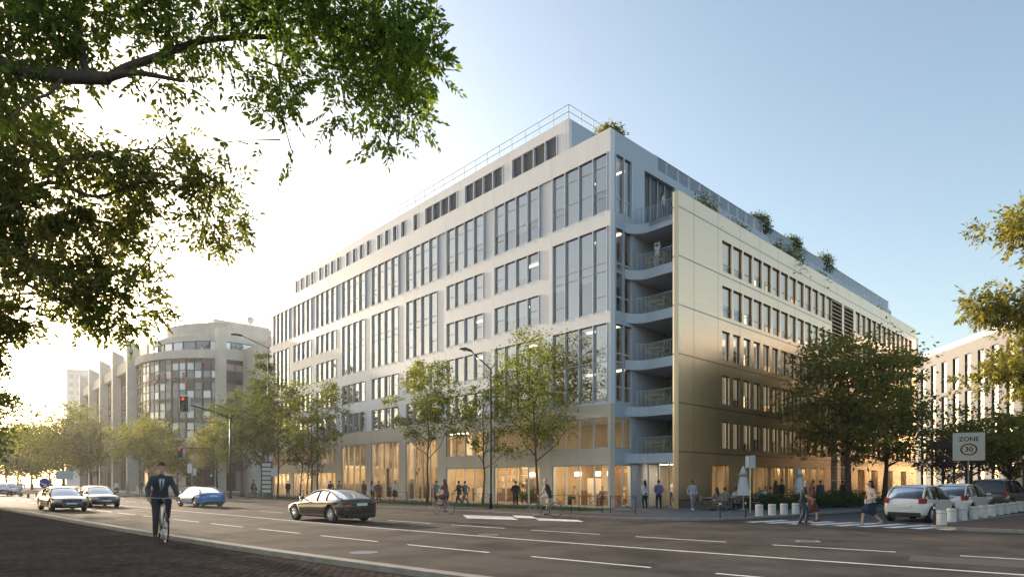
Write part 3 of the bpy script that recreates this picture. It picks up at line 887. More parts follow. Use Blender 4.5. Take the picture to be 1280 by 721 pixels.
# balconies at the wing's end: curved slabs
def slab_poly():
    p = [(wx0, yf+.425), (wx0, -1.1)]
    for k in range(1, 7):
        t = k/6; a = math.pi/2 * t
        p.append((wx0 - 1.1*(1 - math.cos(a)) , -1.1 + 1.097*math.sin(a)))
    p += [(6.38, -.003), (6.38, yf+.425)]
    return p[::-1]
SP = slab_poly()
levels = [3.6, 6.65, 9.7, 12.75, 15.6, 18.6]
arc = [(x, y) for x, y in SP if x <= wx0 + .001][::-1]
for i, z in enumerate(levels):
    b_ = MB(); b_.prism(SP, z-.62, z + (.003 if i == 5 else 0), MATS['slab']); o = b_.build('balcony', WB)
    pts = [(x + .06, min(y, -.05), z) for x, y in arc if y < -.25]
    railing(o, pts, 1.05, MATS['steel'], 1.4, (1.0,), .018, .12)
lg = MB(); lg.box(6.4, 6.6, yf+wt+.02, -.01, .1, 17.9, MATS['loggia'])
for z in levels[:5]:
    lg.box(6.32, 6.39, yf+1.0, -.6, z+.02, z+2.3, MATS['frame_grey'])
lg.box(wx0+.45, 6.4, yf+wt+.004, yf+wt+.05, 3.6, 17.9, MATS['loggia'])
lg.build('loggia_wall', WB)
# entrance under the balconies
en = MB()
for y in (-2.75, -1.95, -1.15, -.35): en.box(3.6, 3.7, y-.05, y+.05, .1, 2.95, MATS['frame_light'])
en.box(3.6, 3.7, -2.75, -.35, 2.9, 2.97, MATS['frame_light'])
eo = en.build('entrance', WB)
q = MB(); q.face([(3.65,-2.8,.1),(3.65,-.3,.1),(3.65,-.3,2.95),(3.65,-2.8,2.95)], MATS['glass_low']); q.build('glass', eo, fix=False)
lp = MB(); lp.box(4.2, 4.8, -2.4, -.8, 2.9, 2.94, MATS['warm_lamp']); lp.build('ceiling_lamp', eo)
lp = MB(); lp.box(6.2, 6.3, yf+.5, -.02, .1, 2.95, MATS['interior_wood']); lp.build('back_wall', eo)
# small grey balconies on the far end
for z in (17.6, 14.4, 11.2, 8.0):
    b_ = MB(); b_.box(XE+.002, XE+1.3, yf+.1, yf+2.6, z-.25, z, MATS['slab']); b_.box(XE+.002, XE+1.3, yf+.1, yf+.14, z, z+1.5, MATS['frame_grey']); b_.box(XE+1.26, XE+1.3, yf+.14, yf+2.6, z, z+1.5, MATS['frame_grey'])
    b_.build('end_balcony', WB)
# ------------------------------------------------------------------ round-cornered building across the street
E1 = (-45.1, 95.0)
RB = thing('corner_building', 'pale stone building with a rounded glazed corner lettered À LOUER, beyond the cross street', 'building', (E1[0], E1[1], 0), TH)
mat('stone_pale', (.60,.56,.50), .8, noise=.1, nscale=.6, bump=.2)
mat('frame_brown', (.02,.014,.012), .5)
mat('pane_sky', (.32,.36,.42), .08, 0, noise=.5, nscale=.35, coord='Object')
sp = MATS['stone_pale']
# arc from (0,0) to (-7.5,17.9) bulging outwards
c0 = Vector((0,0,0)); c1 = Vector((-7.5,17.9,0)); mid = (c0+c1)/2; ch = (c1-c0); nrm = Vector((-ch.y, ch.x, 0)).normalized()
if nrm.dot(Vector((-1,-.6,0))) < 0: nrm = -nrm
sag = 3.0; rad = ((ch.length/2)**2 + sag**2)/(2*sag); cen = mid - nrm*(rad - sag)
a0 = math.atan2(c0.y-cen.y, c0.x-cen.x); a1 = math.atan2(c1.y-cen.y, c1.x-cen.x)
while a1 > a0: a1 -= 2*math.pi
if a0 - a1 > math.pi: a1 += 2*math.pi; 
NS = 8
def arcpts(dr, n=NS*3): return [Vector((cen.x + (rad+dr)*math.cos(a0+(a1-a0)*k/n), cen.y + (rad+dr)*math.sin(a0+(a1-a0)*k/n), 0)) for k in range(n+1)]
def arcband(mb, d0, d1, z0, z1, m, pts_n=NS*3):
    A1, B1 = arcpts(d0, pts_n), arcpts(d1, pts_n)
    poly = [(p.x, p.y) for p in A1] + [(p.x, p.y) for p in reversed(B1)]
    mb.prism(poly, z0, z1, m)
w_ = MB()
arcband(w_, -.6, .35, 20.7, 21.9, sp); arcband(w_, -.5, .2, 0.1, 1.0, sp); arcband(w_, -.6, .3, 6.6, 8.4, sp)
arcband(w_, -3.2, -2.2, 23.9, 24.8, sp); arcband(w_, -4.6, -4.0, 24.8, 27.2, sp); arcband(w_, -5.0, -.6, 22.0, 22.2, sp)
# right face, along x
w_.box(.6, 24, -.3, .5, 20.7, 22.3, sp); w_.box(.6, 24, -.25, .5, 6.6, 8.4, sp); w_.box(.6, 24, 1.8, 2.2, 23.9, 25.0, sp); w_.box(2, 16, 3.5, 4, 25, 27.2, sp)
for x in (0, 8.2, 16.2):
    w_.box(x-.6, x+.6, -1.1, .55, 0, 25.3, sp)
# left face, along y, with deep piers
for k in range(5):
    y = 17.9 + 11.8*k
    w_.prism([(-9.0, 0.0), (-7.2, 0.0), (-7.2, 24.4), (-9.0, 25.2)], y-.45, y+.45, sp, 'y')
    if k < 4:
        w_.box(-8.4, -7.4, y+.46, y+11.34, 20.5, 22.3, sp); w_.box(-8.3, -7.4, y+.46, y+11.34, 6.6, 8.2, sp)
w_.box(-6.0, -5.6, 18, 66, 23, 25, sp); w_.box(-5, 20, 30, 64, 22, 22.3, sp)
w_.build('wall', RB)
rfl = MB(); rfl.box(1, 10, 6, 16, 27.2, 28.2, sp); rfl.build('roof_block', RB)
def panel_window(par, P0, P1, z0, z1, nx, zs, name='window', inset=.0):
    """glazed field between two plan points"""
    P0, P1 = Vector(P0), Vector(P1); d = (P1-P0); L = d.length; d.normalize(); n = Vector((d.y, -d.x, 0))
    mb = MB(); hw = .07
    def bar(a, b, za, zb, t=.07):
        p, q = P0 + d*a, P0 + d*b
        poly = [(p + n*t), (q + n*t), (q - n*t), (p - n*t)]
        mb.prism([(v.x, v.y) for v in poly], za, zb, MATS['frame_brown'])
    for k in range(nx+1):
        c = min(max(L*k/nx, hw+.01), L-hw-.01); bar(c-hw, c+hw, z0, z1)
    for z in zs: bar(.0, L, z-.09, z+.09, .06)
    o = mb.build(name, par)
    g_ = MB()
    for k in range(nx):
        p, q = P0 + d*(L*k/nx), P0 + d*(L*(k+1)/nx)
        for za, zb in zip(zs, zs[1:]):
            mt = (random.choice(PANES[:1]*3 + PANES[2:3]*3 + PANES[3:]) if zb - za > .8 else random.choice(PANES[1:2] + PANES[3:])); g_.face([(p.x,p.y,za),(q.x,q.y,za),(q.x,q.y,zb),(p.x,p.y,zb)], mt)
    g_.build('glass', o, fix=False)
    return o
PANES = [mat('pane_a', (.17,.20,.24), .06, .6), mat('pane_b', (.045,.055,.07), .06, .4), mat('pane_c', (.48,.50,.52), .12, .6), mat('pane_d', (.03,.035,.045), .06, .4), mat('pane_e', (.10,.12,.15), .06, .5)]
random.seed(5)
zs = [8.4]
while zs[-1] < 19.5: zs += [zs[-1]+1.25, zs[-1]+2.45, zs[-1]+3.08]
zs = [z for z in zs if z < 20.2] + [20.7]
ap = arcpts(0, NS)
for k in range(NS): panel_window(RB, ap[k], ap[k+1], 8.4, 20.7, 2, zs)
ap2 = arcpts(-2.3, NS)
for k in range(NS): panel_window(RB, ap2[k], ap2[k+1], 22.3, 23.9, 1, [22.3, 23.9])
ap3 = arcpts(-.2, NS)
for k in range(NS): panel_window(RB, ap3[k], ap3[k+1], 1.0, 6.6, 1, [1.0, 3.6, 6.6])
for x in (0, 8.2, 16.2):
    panel_window(RB, (x+.62, .1, 0), (x+7.4, .1, 0), 8.4, 20.7, 4, zs); panel_window(RB, (x+.62, 2, 0), (x+7.4, 2, 0), 22.3, 23.9, 4, [22.3, 23.9])
    panel_window(RB, (x+.62, .1, 0), (x+7.4, .1, 0), .3, 6.6, 4, [.3, 3.4, 6.6])
for k in range(5 if False else 4):
    y = 17.9 + 11.8*k
    panel_window(RB, (-7.6, y+11.3, 0), (-7.6, y+.5, 0), 8.2, 20.5, 4, zs[:-1] + [20.5]); panel_window(RB, (-7.6, y+11.3, 0), (-7.6, y+.5, 0), .3, 6.6, 4, [.3, 3.4, 6.6])
# letters on the drum
def text_mesh(name, s, size, m, parent, loc, rot, depth=.01, align='CENTER'):
    cu = bpy.data.curves.new(name, 'FONT'); cu.body = s; cu.size = size; cu.extrude = depth; cu.align_x = align; cu.align_y = 'CENTER'; cu.offset = size*.012
    o = bpy.data.objects.new(name, cu); COL.objects.link(o)
    dg = bpy.context.evaluated_depsgraph_get(); me = bpy.data.meshes.new_from_object(o.evaluated_get(dg))
    bpy.data.objects.remove(o); bpy.data.curves.remove(cu)
    me.materials.clear(); me.materials.append(m)
    o = bpy.data.objects.new(name, me); COL.objects.link(o); o.parent = parent; o.location = loc; o.rotation_euler = rot
    return o
mat('letter_red', (.22,.06,.05), .5)
LT = 'À LOUER'
for i, ch_ in enumerate(LT):
    if ch_ == ' ': continue
    f = .81 - i * .092
    a = a0 + (a1-a0)*f; px, py = cen.x + (rad+.16)*math.cos(a), cen.y + (rad+.16)*math.sin(a)
    text_mesh('letter', ch_, 1.75, MATS['letter_red'], RB, (px, py, 17.85), (math.pi/2, 0, a + math.pi/2), .03)
bl = MB(); bl.ball((7.5, 8, 29.5), .62, MATS['white_metal'], 14); bl.tube([(7.5,8,28.2),(7.5,8,29)], .12, MATS['steel'], 6)
bl.build('roof_dome', RB, smooth=True)
railing(RB, [tuple(p + Vector((0,0,27.6))) for p in arcpts(-4.2, 10)], 1.0, MATS['white_metal'], 2, (1.0,), .03)
for (xx, yy) in ((3, .9), (5.5, .9), (-.8, 3.5), (-2.4, 8)):
    mbp = MB(); mbp.box(xx-.9, xx+.9, yy-.25, yy+.25, 22.3, 22.75, MATS['concrete']); pl = mbp.build('planter', RB)
    leafobj('planting', np.array([xx, yy, 22.9]) + RNG.normal(size=(220,3))*np.array([.6,.25,.25]), .2, MATS['leaf_green'], pl)
RBK = thing('added_shade_block', 'unseen plain block added behind the white office building to shade the side building', 'building', (A[0], A[1], 0), TH)  # unseen block, added to keep low sun off the side building
q = MB(); q.box(4, 57, 57, 92, 0, 22.5, sp); q.build('wall', RBK)
q = MB()
for k in range(16):
    for r_ in range(6): q.box(57.004, 57.05, 58.2+2.1*k, 59.5+2.1*k, 1+3.2*r_, 3+3.2*r_, MATS['pane_b'])
o = q.build('window', RBK)
# distant tower
x, Y = G(103, 230), 230
DT = thing('tower_block', 'pale tower block far off at the end of the avenue', 'building', (x, Y, 0), .5)
t_ = MB(); wp = mat('tower_white', (.6,.6,.6), .8); t_.box(-4.2, 4.2, -6, 6, 0, 42.5, wp); t_.build('wall', DT)
t_ = MB()
for r_ in range(13):
    for q in range(3): t_.box(-3.4+2.5*q, -2.0+2.5*q, -6.06, -6.004, 3+3*r_, 4.5+3*r_, MATS['frame_grey'])
    for q in range(4): t_.box(4.204, 4.26, -5+2.6*q, -3.6+2.6*q, 3+3*r_, 4.5+3*r_, MATS['frame_grey'])
o = t_.build('window', DT)
# ------------------------------------------------------------------ building at the right
RA = math.atan2(.991, .132)      # facade direction
x0, y0 = 49.04 + .1332*120, 120
CB = thing('side_building', 'grey office building with tall paired windows at the right edge of the view', 'building', (49.04 + .1332*50, 50, 0), RA)
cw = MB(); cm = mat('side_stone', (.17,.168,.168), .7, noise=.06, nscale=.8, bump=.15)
# local x runs away from the camera along the facade, facade plane y=0, building to the -y side
rws = [(.6,4.2),(4.9,9.0),(9.45,13.7),(14.2,18.5)]
xc = (92.3-50)*1.0088; cols = [xc - 2.76*k for k in range(-4, 16)]
zp = 0
for a, b in rws:
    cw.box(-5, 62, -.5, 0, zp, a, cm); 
    xs = sorted(cols); x_ = -5
    for c in xs:
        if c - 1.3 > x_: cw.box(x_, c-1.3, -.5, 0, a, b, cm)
        x_ = c
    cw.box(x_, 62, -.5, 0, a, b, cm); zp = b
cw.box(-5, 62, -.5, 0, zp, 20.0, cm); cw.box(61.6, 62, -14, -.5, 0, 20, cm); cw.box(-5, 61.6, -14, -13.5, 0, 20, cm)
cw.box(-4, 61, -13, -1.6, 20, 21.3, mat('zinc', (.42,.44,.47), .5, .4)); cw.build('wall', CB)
mat('curtain_white', (.78,.79,.80), .7)
for a, b in rws:
    for c in cols:
        m1 = MB(); m1.box(c-1.29, c-1.23, -.22, -.16, a+.005, b-.005, MATS['frame_dark']); m1.box(c-.07, c-.01, -.22, -.16, a+.005, b-.005, MATS['frame_dark'])
        m1.box(c-1.23, c-.07, -.22, -.16, b-.12, b-.005, MATS['frame_dark']); m1.box(c-1.23, c-.07, -.21, -.17, a+1.9, a+1.96, MATS['frame_grey'])
        m1.box(c-1.23, c-.07, -.26, -.24, a+.005, b-.13, MATS['curtain_white'])
        o = m1.build('window', CB)
        q = MB(); q.face([(c-1.25,-.19,a),(c-.04,-.19,a),(c-.04,-.19,b),(c-1.25,-.19,b)], MATS['glass_up']); q.build('glass', o, fix=False)

# ------------------------------------------------------------------ cars
def interp(tab, x):
    for (x0, v0), (x1, v1) in zip(tab, tab[1:]):
        if min(x0, x1) - 1e-9 <= x <= max(x0, x1) + 1e-9: return v0 + (v1 - v0) * ((x - x0)/(x1 - x0) if x1 != x0 else 0)
    return tab[0][1] if abs(x - tab[0][0]) < abs(x - tab[-1][0]) else tab[-1][1]
def car(label, cat, loc, rz, paint, spec, group=None, name='car', lights='red', rimm=None, sc=1.0, trim=None):
    t = thing(name, label, cat, loc, rz, group, sc)
    trim = trim or MATS['dark_metal']
    top, hw, cab = spec['top'], spec['hw'], spec['cab']
    xs = [p[0] for p in hw]
    mb = MB(); rings = []
    for x in xs:
        w = interp(hw, x); zt = interp(top, x); zb = spec['zb'] + (.12 if x in (xs[0], xs[-1]) else 0)
        zm = zb + (zt - zb)*.5
        half = [(0, zb), (w*.86, zb), (w*.97, zb+.10), (w, zm), (w*.985, zb+(zt-zb)*.78), (w*.93, zt-.045), (w*.78, zt+.005), (w*.4, zt+.03), (0, zt+.04)]
        ring = [(x, y, z) for y, z in half] + [(x, -y, z) for y, z in reversed(half[1:-1])]
        rings.append(ring)
    n = len(rings[0]); i = mb.mi(paint)
    for r_ in rings: mb.v.extend(r_)
    for a in range(len(rings)-1):
        for k in range(n): mb.f.append((a*n+k, a*n+(k+1) % n, (a+1)*n+(k+1) % n, (a+1)*n+k)); mb.m.append(i)
    mb.f.append(tuple(range(n))); mb.m.append(i); mb.f.append(tuple((len(rings)-1)*n + k for k in range(n))[::-1]); mb.m.append(i)
    body = mb.build('body', t, smooth=True)
    wr, wy = spec['wr'], spec['wy']
    ct = MB()
    for ax in spec['axles']:
        for s_ in (1, -1): ct.lathe([(wr+.055, -.16), (wr+.055, .16)], MATS['dark_metal'], 24, (ax, s_*(wy+.02), wr), 'y')
    cut = ct.build('cutter', t)
    ss = body.modifiers.new('sub', 'SUBSURF'); ss.levels = 2; ss.render_levels = 2
    bo = body.modifiers.new('b', 'BOOLEAN'); bo.operation = 'DIFFERENCE'; bo.object = cut; bo.solver = 'EXACT'
    dg = bpy.context.evaluated_depsgraph_get(); me = bpy.data.meshes.new_from_object(body.evaluated_get(dg)); body.modifiers.clear(); body.data = me; me.name = 'body'
    bpy.data.objects.remove(cut)
    # cabin: glass shell
    cx = [p[0] for p in cab]; gm = MB(); rings = []; gi = gm.mi(MATS['glass_car'])
    def cabw(x): return interp(hw, x)
    tp = []
    for x, z in cab:
        w = cabw(x); zb = interp(top, x) - .03; hr = spec['roofw']; f = min(1, max(0, (z - zb)/(spec['h'] - .95)))
        wt_ = w*.90*(1-f) + hr*f
        tp.append((wt_, z))
        half = [(w*.88, zb), (w*.88*(.5)+wt_*.5+.02, zb*.5+z*.5), (wt_, z-.045), (wt_*.86, z), (wt_*.45, z+.02), (0, z+.028)]
        rings.append([(x, y, zz) for y, zz in half] + [(x, -y, zz) for y, zz in reversed(half[:-1])])
    n = len(rings[0])
    for r_ in rings: gm.v.extend(r_)
    for a in range(len(rings)-1):
        for k in range(n-1): gm.f.append((a*n+k, a*n+k+1, (a+1)*n+k+1, (a+1)*n+k)); gm.m.append(gi)
    gl = gm.build('window', t, smooth=True)
    inn = MB(); 
    for sx in (cx[0]*.3 + cx[-1]*.7 + .55, cx[0]*.62 + cx[-1]*.38):
        for sy in (-.38, .38): inn.box(sx-.12, sx+.1, sy-.24, sy+.24, .55, 1.02, MATS['dark_metal']); inn.box(sx-.08, sx+.02, sy-.11, sy+.11, 1.03, 1.2, MATS['dark_metal'])
    inn.build('seat', t)
    # roof skin + pillars
    rm = MB(); ri = rm.mi(paint); r0, r1 = spec['roof']; rr = []
    K = 9
    for k in range(K+1):
        x = r0 + (r1 - r0)*k/K; z = interp(cab, x); w = interp([(c[0], tp[j][0]) for j, c in enumerate(cab)], x)
        rr.append([(x, y, zz+.014) for y, zz in ((w+.012, z-.06), (w*.97, z-.012), (w*.86, z+.004), (w*.45, z+.024), (0, z+.03), (-w*.45, z+.024), (-w*.86, z+.004), (-w*.97, z-.012), (-w-.012, z-.06))])
    for r_ in rr: rm.v.extend(r_)
    for a in range(K):
        for k in range(8): rm.f.append((a*9+k, a*9+k+1, (a+1)*9+k+1, (a+1)*9+k)); rm.m.append(ri)
    rm.build('roof', t, smooth=True)
    pm = MB()
    for s_ in (1, -1):
        pts = []
        for j, (x, z) in enumerate(cab):
            pts.append((x, s_*(tp[j][0]+.004), z-.035))
        pts[0] = (cx[0], s_*cabw(cx[0])*.88, interp(top, cx[0])); pts[-1] = (cx[-1], s_*cabw(cx[-1])*.86, interp(top, cx[-1])-.01)
        pm.tube(pts, .036, paint, 8)
        for bx_ in spec['pill']:
            z = interp(cab, bx_); w = interp([(c[0], tp[j][0]) for j, c in enumerate(cab)], bx_); zb = interp(top, bx_)-.03; wb_ = cabw(bx_)*.88
            pm.tube([(bx_-.02, s_*(wb_+.01), zb), (bx_, s_*(wb_*.5+w*.5+.028), zb*.5+z*.5), (bx_+.02, s_*(w+.008), z-.05)], [.04,.04,.035], MATS['dark_metal'] if bx_ != spec['pill'][-1] else paint, 6)
        if spec.get('cpil'):
            xa, xb = spec['cpil']; za, zc = interp(cab, xa), interp(cab, xb); wa = interp([(c[0], tp[j][0]) for j, c in enumerate(cab)], xa); wb_ = cabw(xb)*.88
            q = [(xa, s_*(wa+.02), za-.05), (xb, s_*(interp([(c[0], tp[j][0]) for j, c in enumerate(cab)], xb)+.02), zc-.05), (xb-.02, s_*(wb_+.02), interp(top, xb)-.05), (xa-.25, s_*(wb_+.02), interp(top, xa)-.05)]
            pm.face(q, paint)
    pm.build('pillar', t, smooth=True)
    # wheels
    rim = rimm or MATS['rim']
    for ax in spec['axles']:
        for s_ in (1, -1):
            m_ = MB(); m_.lathe([(wr*.68, -.10), (wr*.92, -.11), (wr, -.07), (wr, .07), (wr*.92, .11), (wr*.68, .10)], MATS['rubber'], 28, (0,0,0), 'y', cap=False)
            wh = m_.build('wheel', t, smooth=True, loc=(ax, s_*(wy-.03), wr)); 
            m_ = MB(); m_.lathe([(wr*.70, -.09), (wr*.72, .09*1), (wr*.64, .085), (wr*.62, -.09)], rim, 28, (0,0,0), 'y', cap=False)
            for k in range(9):
                a = 2*math.pi*k/9
                m_.tube([(0, s_*.07, 0), (wr*.65*math.cos(a), s_*.085, wr*.65*math.sin(a))], [.032, .022], rim, 5)
            m_.lathe([(.0, s_*.02), (.07, s_*.02), (.06, s_*.1), (0, s_*.105)], rim, 12, (0,0,0), 'y', cap=False)
            m_.lathe([(0, -s_*.02), (wr*.6, -s_*.02)], MATS['dark_metal'], 20, (0,0,0), 'y', cap=False)
            m_.build('rim', wh, smooth=True)
    # lamps, plate, bumpers
    xf, xr = xs[0], xs[-1]
    def surf(name, m, pts, parent=t):
        m_ = MB(); m_.prism(pts[0], pts[1], pts[2], m, pts[3]); return m_.build(name, parent, bevel=.008)
    for s_ in (1, -1):
        for (nm, xx, mm, zc, w0, w1, hh) in spec['lamps']:
            if (nm == 'tail_light') and lights == 'front': pass
            m_ = MB(); sg = 1 if xx > 0 else -1
            P_ = []
            for k in range(6):
                y = w0 + (w1-w0)*k/5; 
                # find x at surface for this y
                xe = xx
                lst = [q for q in hw if q[0]*sg > 0]; lst.sort(key=lambda q: -abs(q[0]))
                for (xa, wa), (xb, wbb) in zip(lst, lst[1:]):
                    if wa*.97 <= y <= wbb*.97: xe = xa + (xb-xa)*(y - wa*.97)/max(1e-6, (wbb-wa)*.97); break
                else:
                    xe = lst[0][0] if y < lst[0][1] else lst[-1][0]
                P_.append((xe, y))
            poly = [(x_ + sg*.012, s_*y_) for x_, y_ in P_] + [(x_ - sg*.10, s_*y_) for x_, y_ in reversed(P_)]
            m_.prism(poly, zc-hh/2, zc+hh/2, mm); m_.build(nm, t, bevel=.01)
    pz = spec.get('plate', .62)
    m_ = MB(); m_.box(xr-.03, xr+.04, -.26, .26, pz-.055, pz+.055, MATS['plate']); m_.build('number_plate', t)
    m_ = MB(); m_.box(xf-.04, xf+.03, -.26, .26, .42, .52, MATS['plate']); m_.build('number_plate', t)
    m_ = MB(); w = hw[-1][1]; m_.box(xr-.02, xr+.3, -w*.93, w*.93, spec['zb']+.02, spec['zb']+.2, trim); 
    o = m_.build('bumper', t, bevel=.03)
    m_ = MB(); w = hw[0][1]; m_.box(xf-.3, xf+.015, -w*.9, w*.9, spec['zb']+.02, spec['zb']+.24, MATS['dark_metal']); m_.build('bumper', t, bevel=.03)
    for s_ in (1, -1):
        m_ = MB(); xm = cx[0]-.55; w = cabw(xm); zm = interp(top, xm)+.1; m_.ball((xm, s_*(w+.12), zm), .12, paint, 10, (.7,1,.62)); m_.tube([(xm, s_*(w-.08), zm-.08), (xm, s_*(w+.05), zm-.02)], .025, MATS['dark_metal'], 5)
        m_.build('mirror', t, smooth=True)
        m_ = MB(); 
        for hx in spec['handles']: m_.box(hx-.09, hx+.09, s_*(interp(hw, hx)*.985)-.012, s_*(interp(hw, hx)*.985)+.012, spec['hz']-.012, spec['hz']+.012, MATS['steel'])
        m_.build('door_handle', t)
    return t
mat('rubber', (.02,.02,.021), .8); mat('rim', (.62,.63,.65), .25, .9); mat('plate', (.72,.71,.66), .5)
mat('lamp_red', (.35,.02,.02), .15, coat=1); mat('lamp_white', (.75,.77,.8), .1, .3, coat=1)
mat('paint_bronze', (.020,.018,.015), .25, .3, coat=1); mat('paint_blue', (.03,.24,.62), .25, .3, coat=1); mat('paint_black', (.018,.018,.02), .25, .4, coat=1)
mat('paint_white', (.66,.67,.69), .3, .1, coat=.8); mat('paint_white2', (.70,.70,.69), .3, .05, coat=.8); mat('paint_green', (.055,.065,.05), .3, .4, coat=1); mat('paint_grey', (.06,.06,.065), .3, .6, coat=1)
sedan = dict(h=1.45, zb=.19, wr=.365, wy=.84, axles=(1.52,-1.43), roofw=.58, roof=(.35,-.75), pill=(-.25,-1.0),
    hw=[(2.46,.55),(2.40,.74),(2.2,.88),(1.8,.94),(1.2,.955),(.6,.95),(0,.95),(-.6,.95),(-1.2,.965),(-1.7,.965),(-2.1,.93),(-2.35,.84),(-2.45,.74)],
    top=[(2.46,.50),(2.40,.62),(2.2,.74),(1.8,.83),(1.2,.91),(.6,.95),(0,.96),(-.6,.98),(-1.2,1.01),(-1.7,1.03),(-2.1,1.04),(-2.35,1.01),(-2.45,.82)],
    cab=[(1.15,.90),(.85,1.08),(.5,1.26),(.15,1.39),(-.3,1.44),(-.8,1.42),(-1.2,1.34),(-1.6,1.21),(-1.95,1.09),(-2.15,1.035)],
    lamps=[('tail_light',-2.4,MATS['lamp_red'],.86,.52,.84,.10),('headlight',2.4,MATS['lamp_white'],.62,.50,.86,.12)], plate=.80, handles=(.25,-.75), hz=.86)
hatch = dict(h=1.55, zb=.22, wr=.325, wy=.79, axles=(1.22,-1.22), roofw=.58, roof=(.35,-1.42), pill=(-.15,-1.05), cpil=(-1.3,-1.62),
    hw=[(1.82,.55),(1.76,.72),(1.55,.82),(1.1,.86),(.6,.865),(0,.865),(-.6,.87),(-1.2,.88),(-1.6,.86),(-1.8,.78),(-1.86,.68)],
    top=[(1.82,.52),(1.76,.66),(1.55,.80),(1.1,.92),(.6,.96),(0,.97),(-.6,.98),(-1.2,1.0),(-1.6,1.0),(-1.8,.96),(-1.86,.82)],
    cab=[(1.05,.94),(.8,1.14),(.5,1.36),(.2,1.48),(-.3,1.545),(-.9,1.54),(-1.35,1.49),(-1.55,1.32),(-1.74,.99)],
    lamps=[('tail_light',-1.8,MATS['lamp_red'],.90,.56,.80,.22),('headlight',1.8,MATS['lamp_white'],.70,.45,.80,.18)], plate=.68, handles=(.1,-.7), hz=.84)
suv = dict(h=1.82, zb=.28, wr=.39, wy=.85, axles=(1.4,-1.4), roofw=.64, roof=(.4,-2.0), pill=(-.2,-1.15,-1.9), cpil=(-1.95,-2.2),
    hw=[(2.28,.66),(2.2,.82),(1.95,.92),(1.4,.94),(.6,.94),(0,.94),(-.6,.94),(-1.4,.95),(-2.0,.93),(-2.25,.88),(-2.32,.80)],
    top=[(2.28,.68),(2.2,.88),(1.95,1.02),(1.4,1.08),(.6,1.10),(0,1.1),(-.6,1.1),(-1.4,1.11),(-2.0,1.11),(-2.25,1.07),(-2.32,.9)],
    cab=[(1.15,1.05),(.95,1.30),(.7,1.58),(.4,1.74),(-.3,1.81),(-1.2,1.81),(-1.95,1.77),(-2.1,1.55),(-2.24,1.08)],
    lamps=[('tail_light',-2.2,MATS['lamp_red'],1.0,.72,.89,.34),('headlight',2.2,MATS['lamp_white'],.82,.55,.92,.18)], plate=.78, handles=(.1,-.8), hz=.98)
def hd(dx, dy): return math.atan2(dy, dx)
car('very dark bronze fastback sedan with silver wheels driving away on the avenue', 'car', (-9.25+.92, 27.75+.45, 0), hd(-.755,.655), MATS['paint_bronze'], sedan)
car('bright blue saloon car driving away behind the bronze sedan', 'car', (-22.2, 43.8, 0), hd(-.74,.67), MATS['paint_blue'], sedan, sc=.97)
car('black saloon nearest the kerb, coming towards the camera', 'car', (-28.0, 38.3, 0), hd(.735,-.68), MATS['paint_black'], sedan, group='dark cars coming along the avenue')
car('dark grey saloon half hidden behind the oncoming black car', 'car', (-29.4, 43.6, 0), hd(.735,-.68), MATS['paint_grey'], sedan, group='dark cars coming along the avenue')
car('small white hatchback parked first in the row by the white bollards', 'car', (17.5+1.25, 27.2+1.0, 0), hd(.80,.60), MATS['paint_white'], hatch, sc=1.04, group='cars parked in the side street')
car('white hatchback parked between the nearest hatchback and the dark off-roader', 'car', (23.8, 32.6, 0), hd(.80,.60), MATS['paint_white2'], hatch, sc=1.06, group='cars parked in the side street')
car('dark green off-road car parked farthest along the row behind the bollards', 'car', (29.6, 37.3, 0), hd(.80,.60), MATS['paint_green'], suv, sc=1.05, group='cars parked in the side street')
car('white hatchback parked far off at the left edge under the trees', 'car', (G(12,84), 84, 0), hd(.74,-.67), MATS['paint_white2'], hatch, group='cars parked far down the avenue')
car('dark hatchback parked beside the far white one at the left edge', 'car', (G(2,76), 76, 0), hd(.74,-.67), MATS['paint_black'], hatch, group='cars parked far down the avenue')

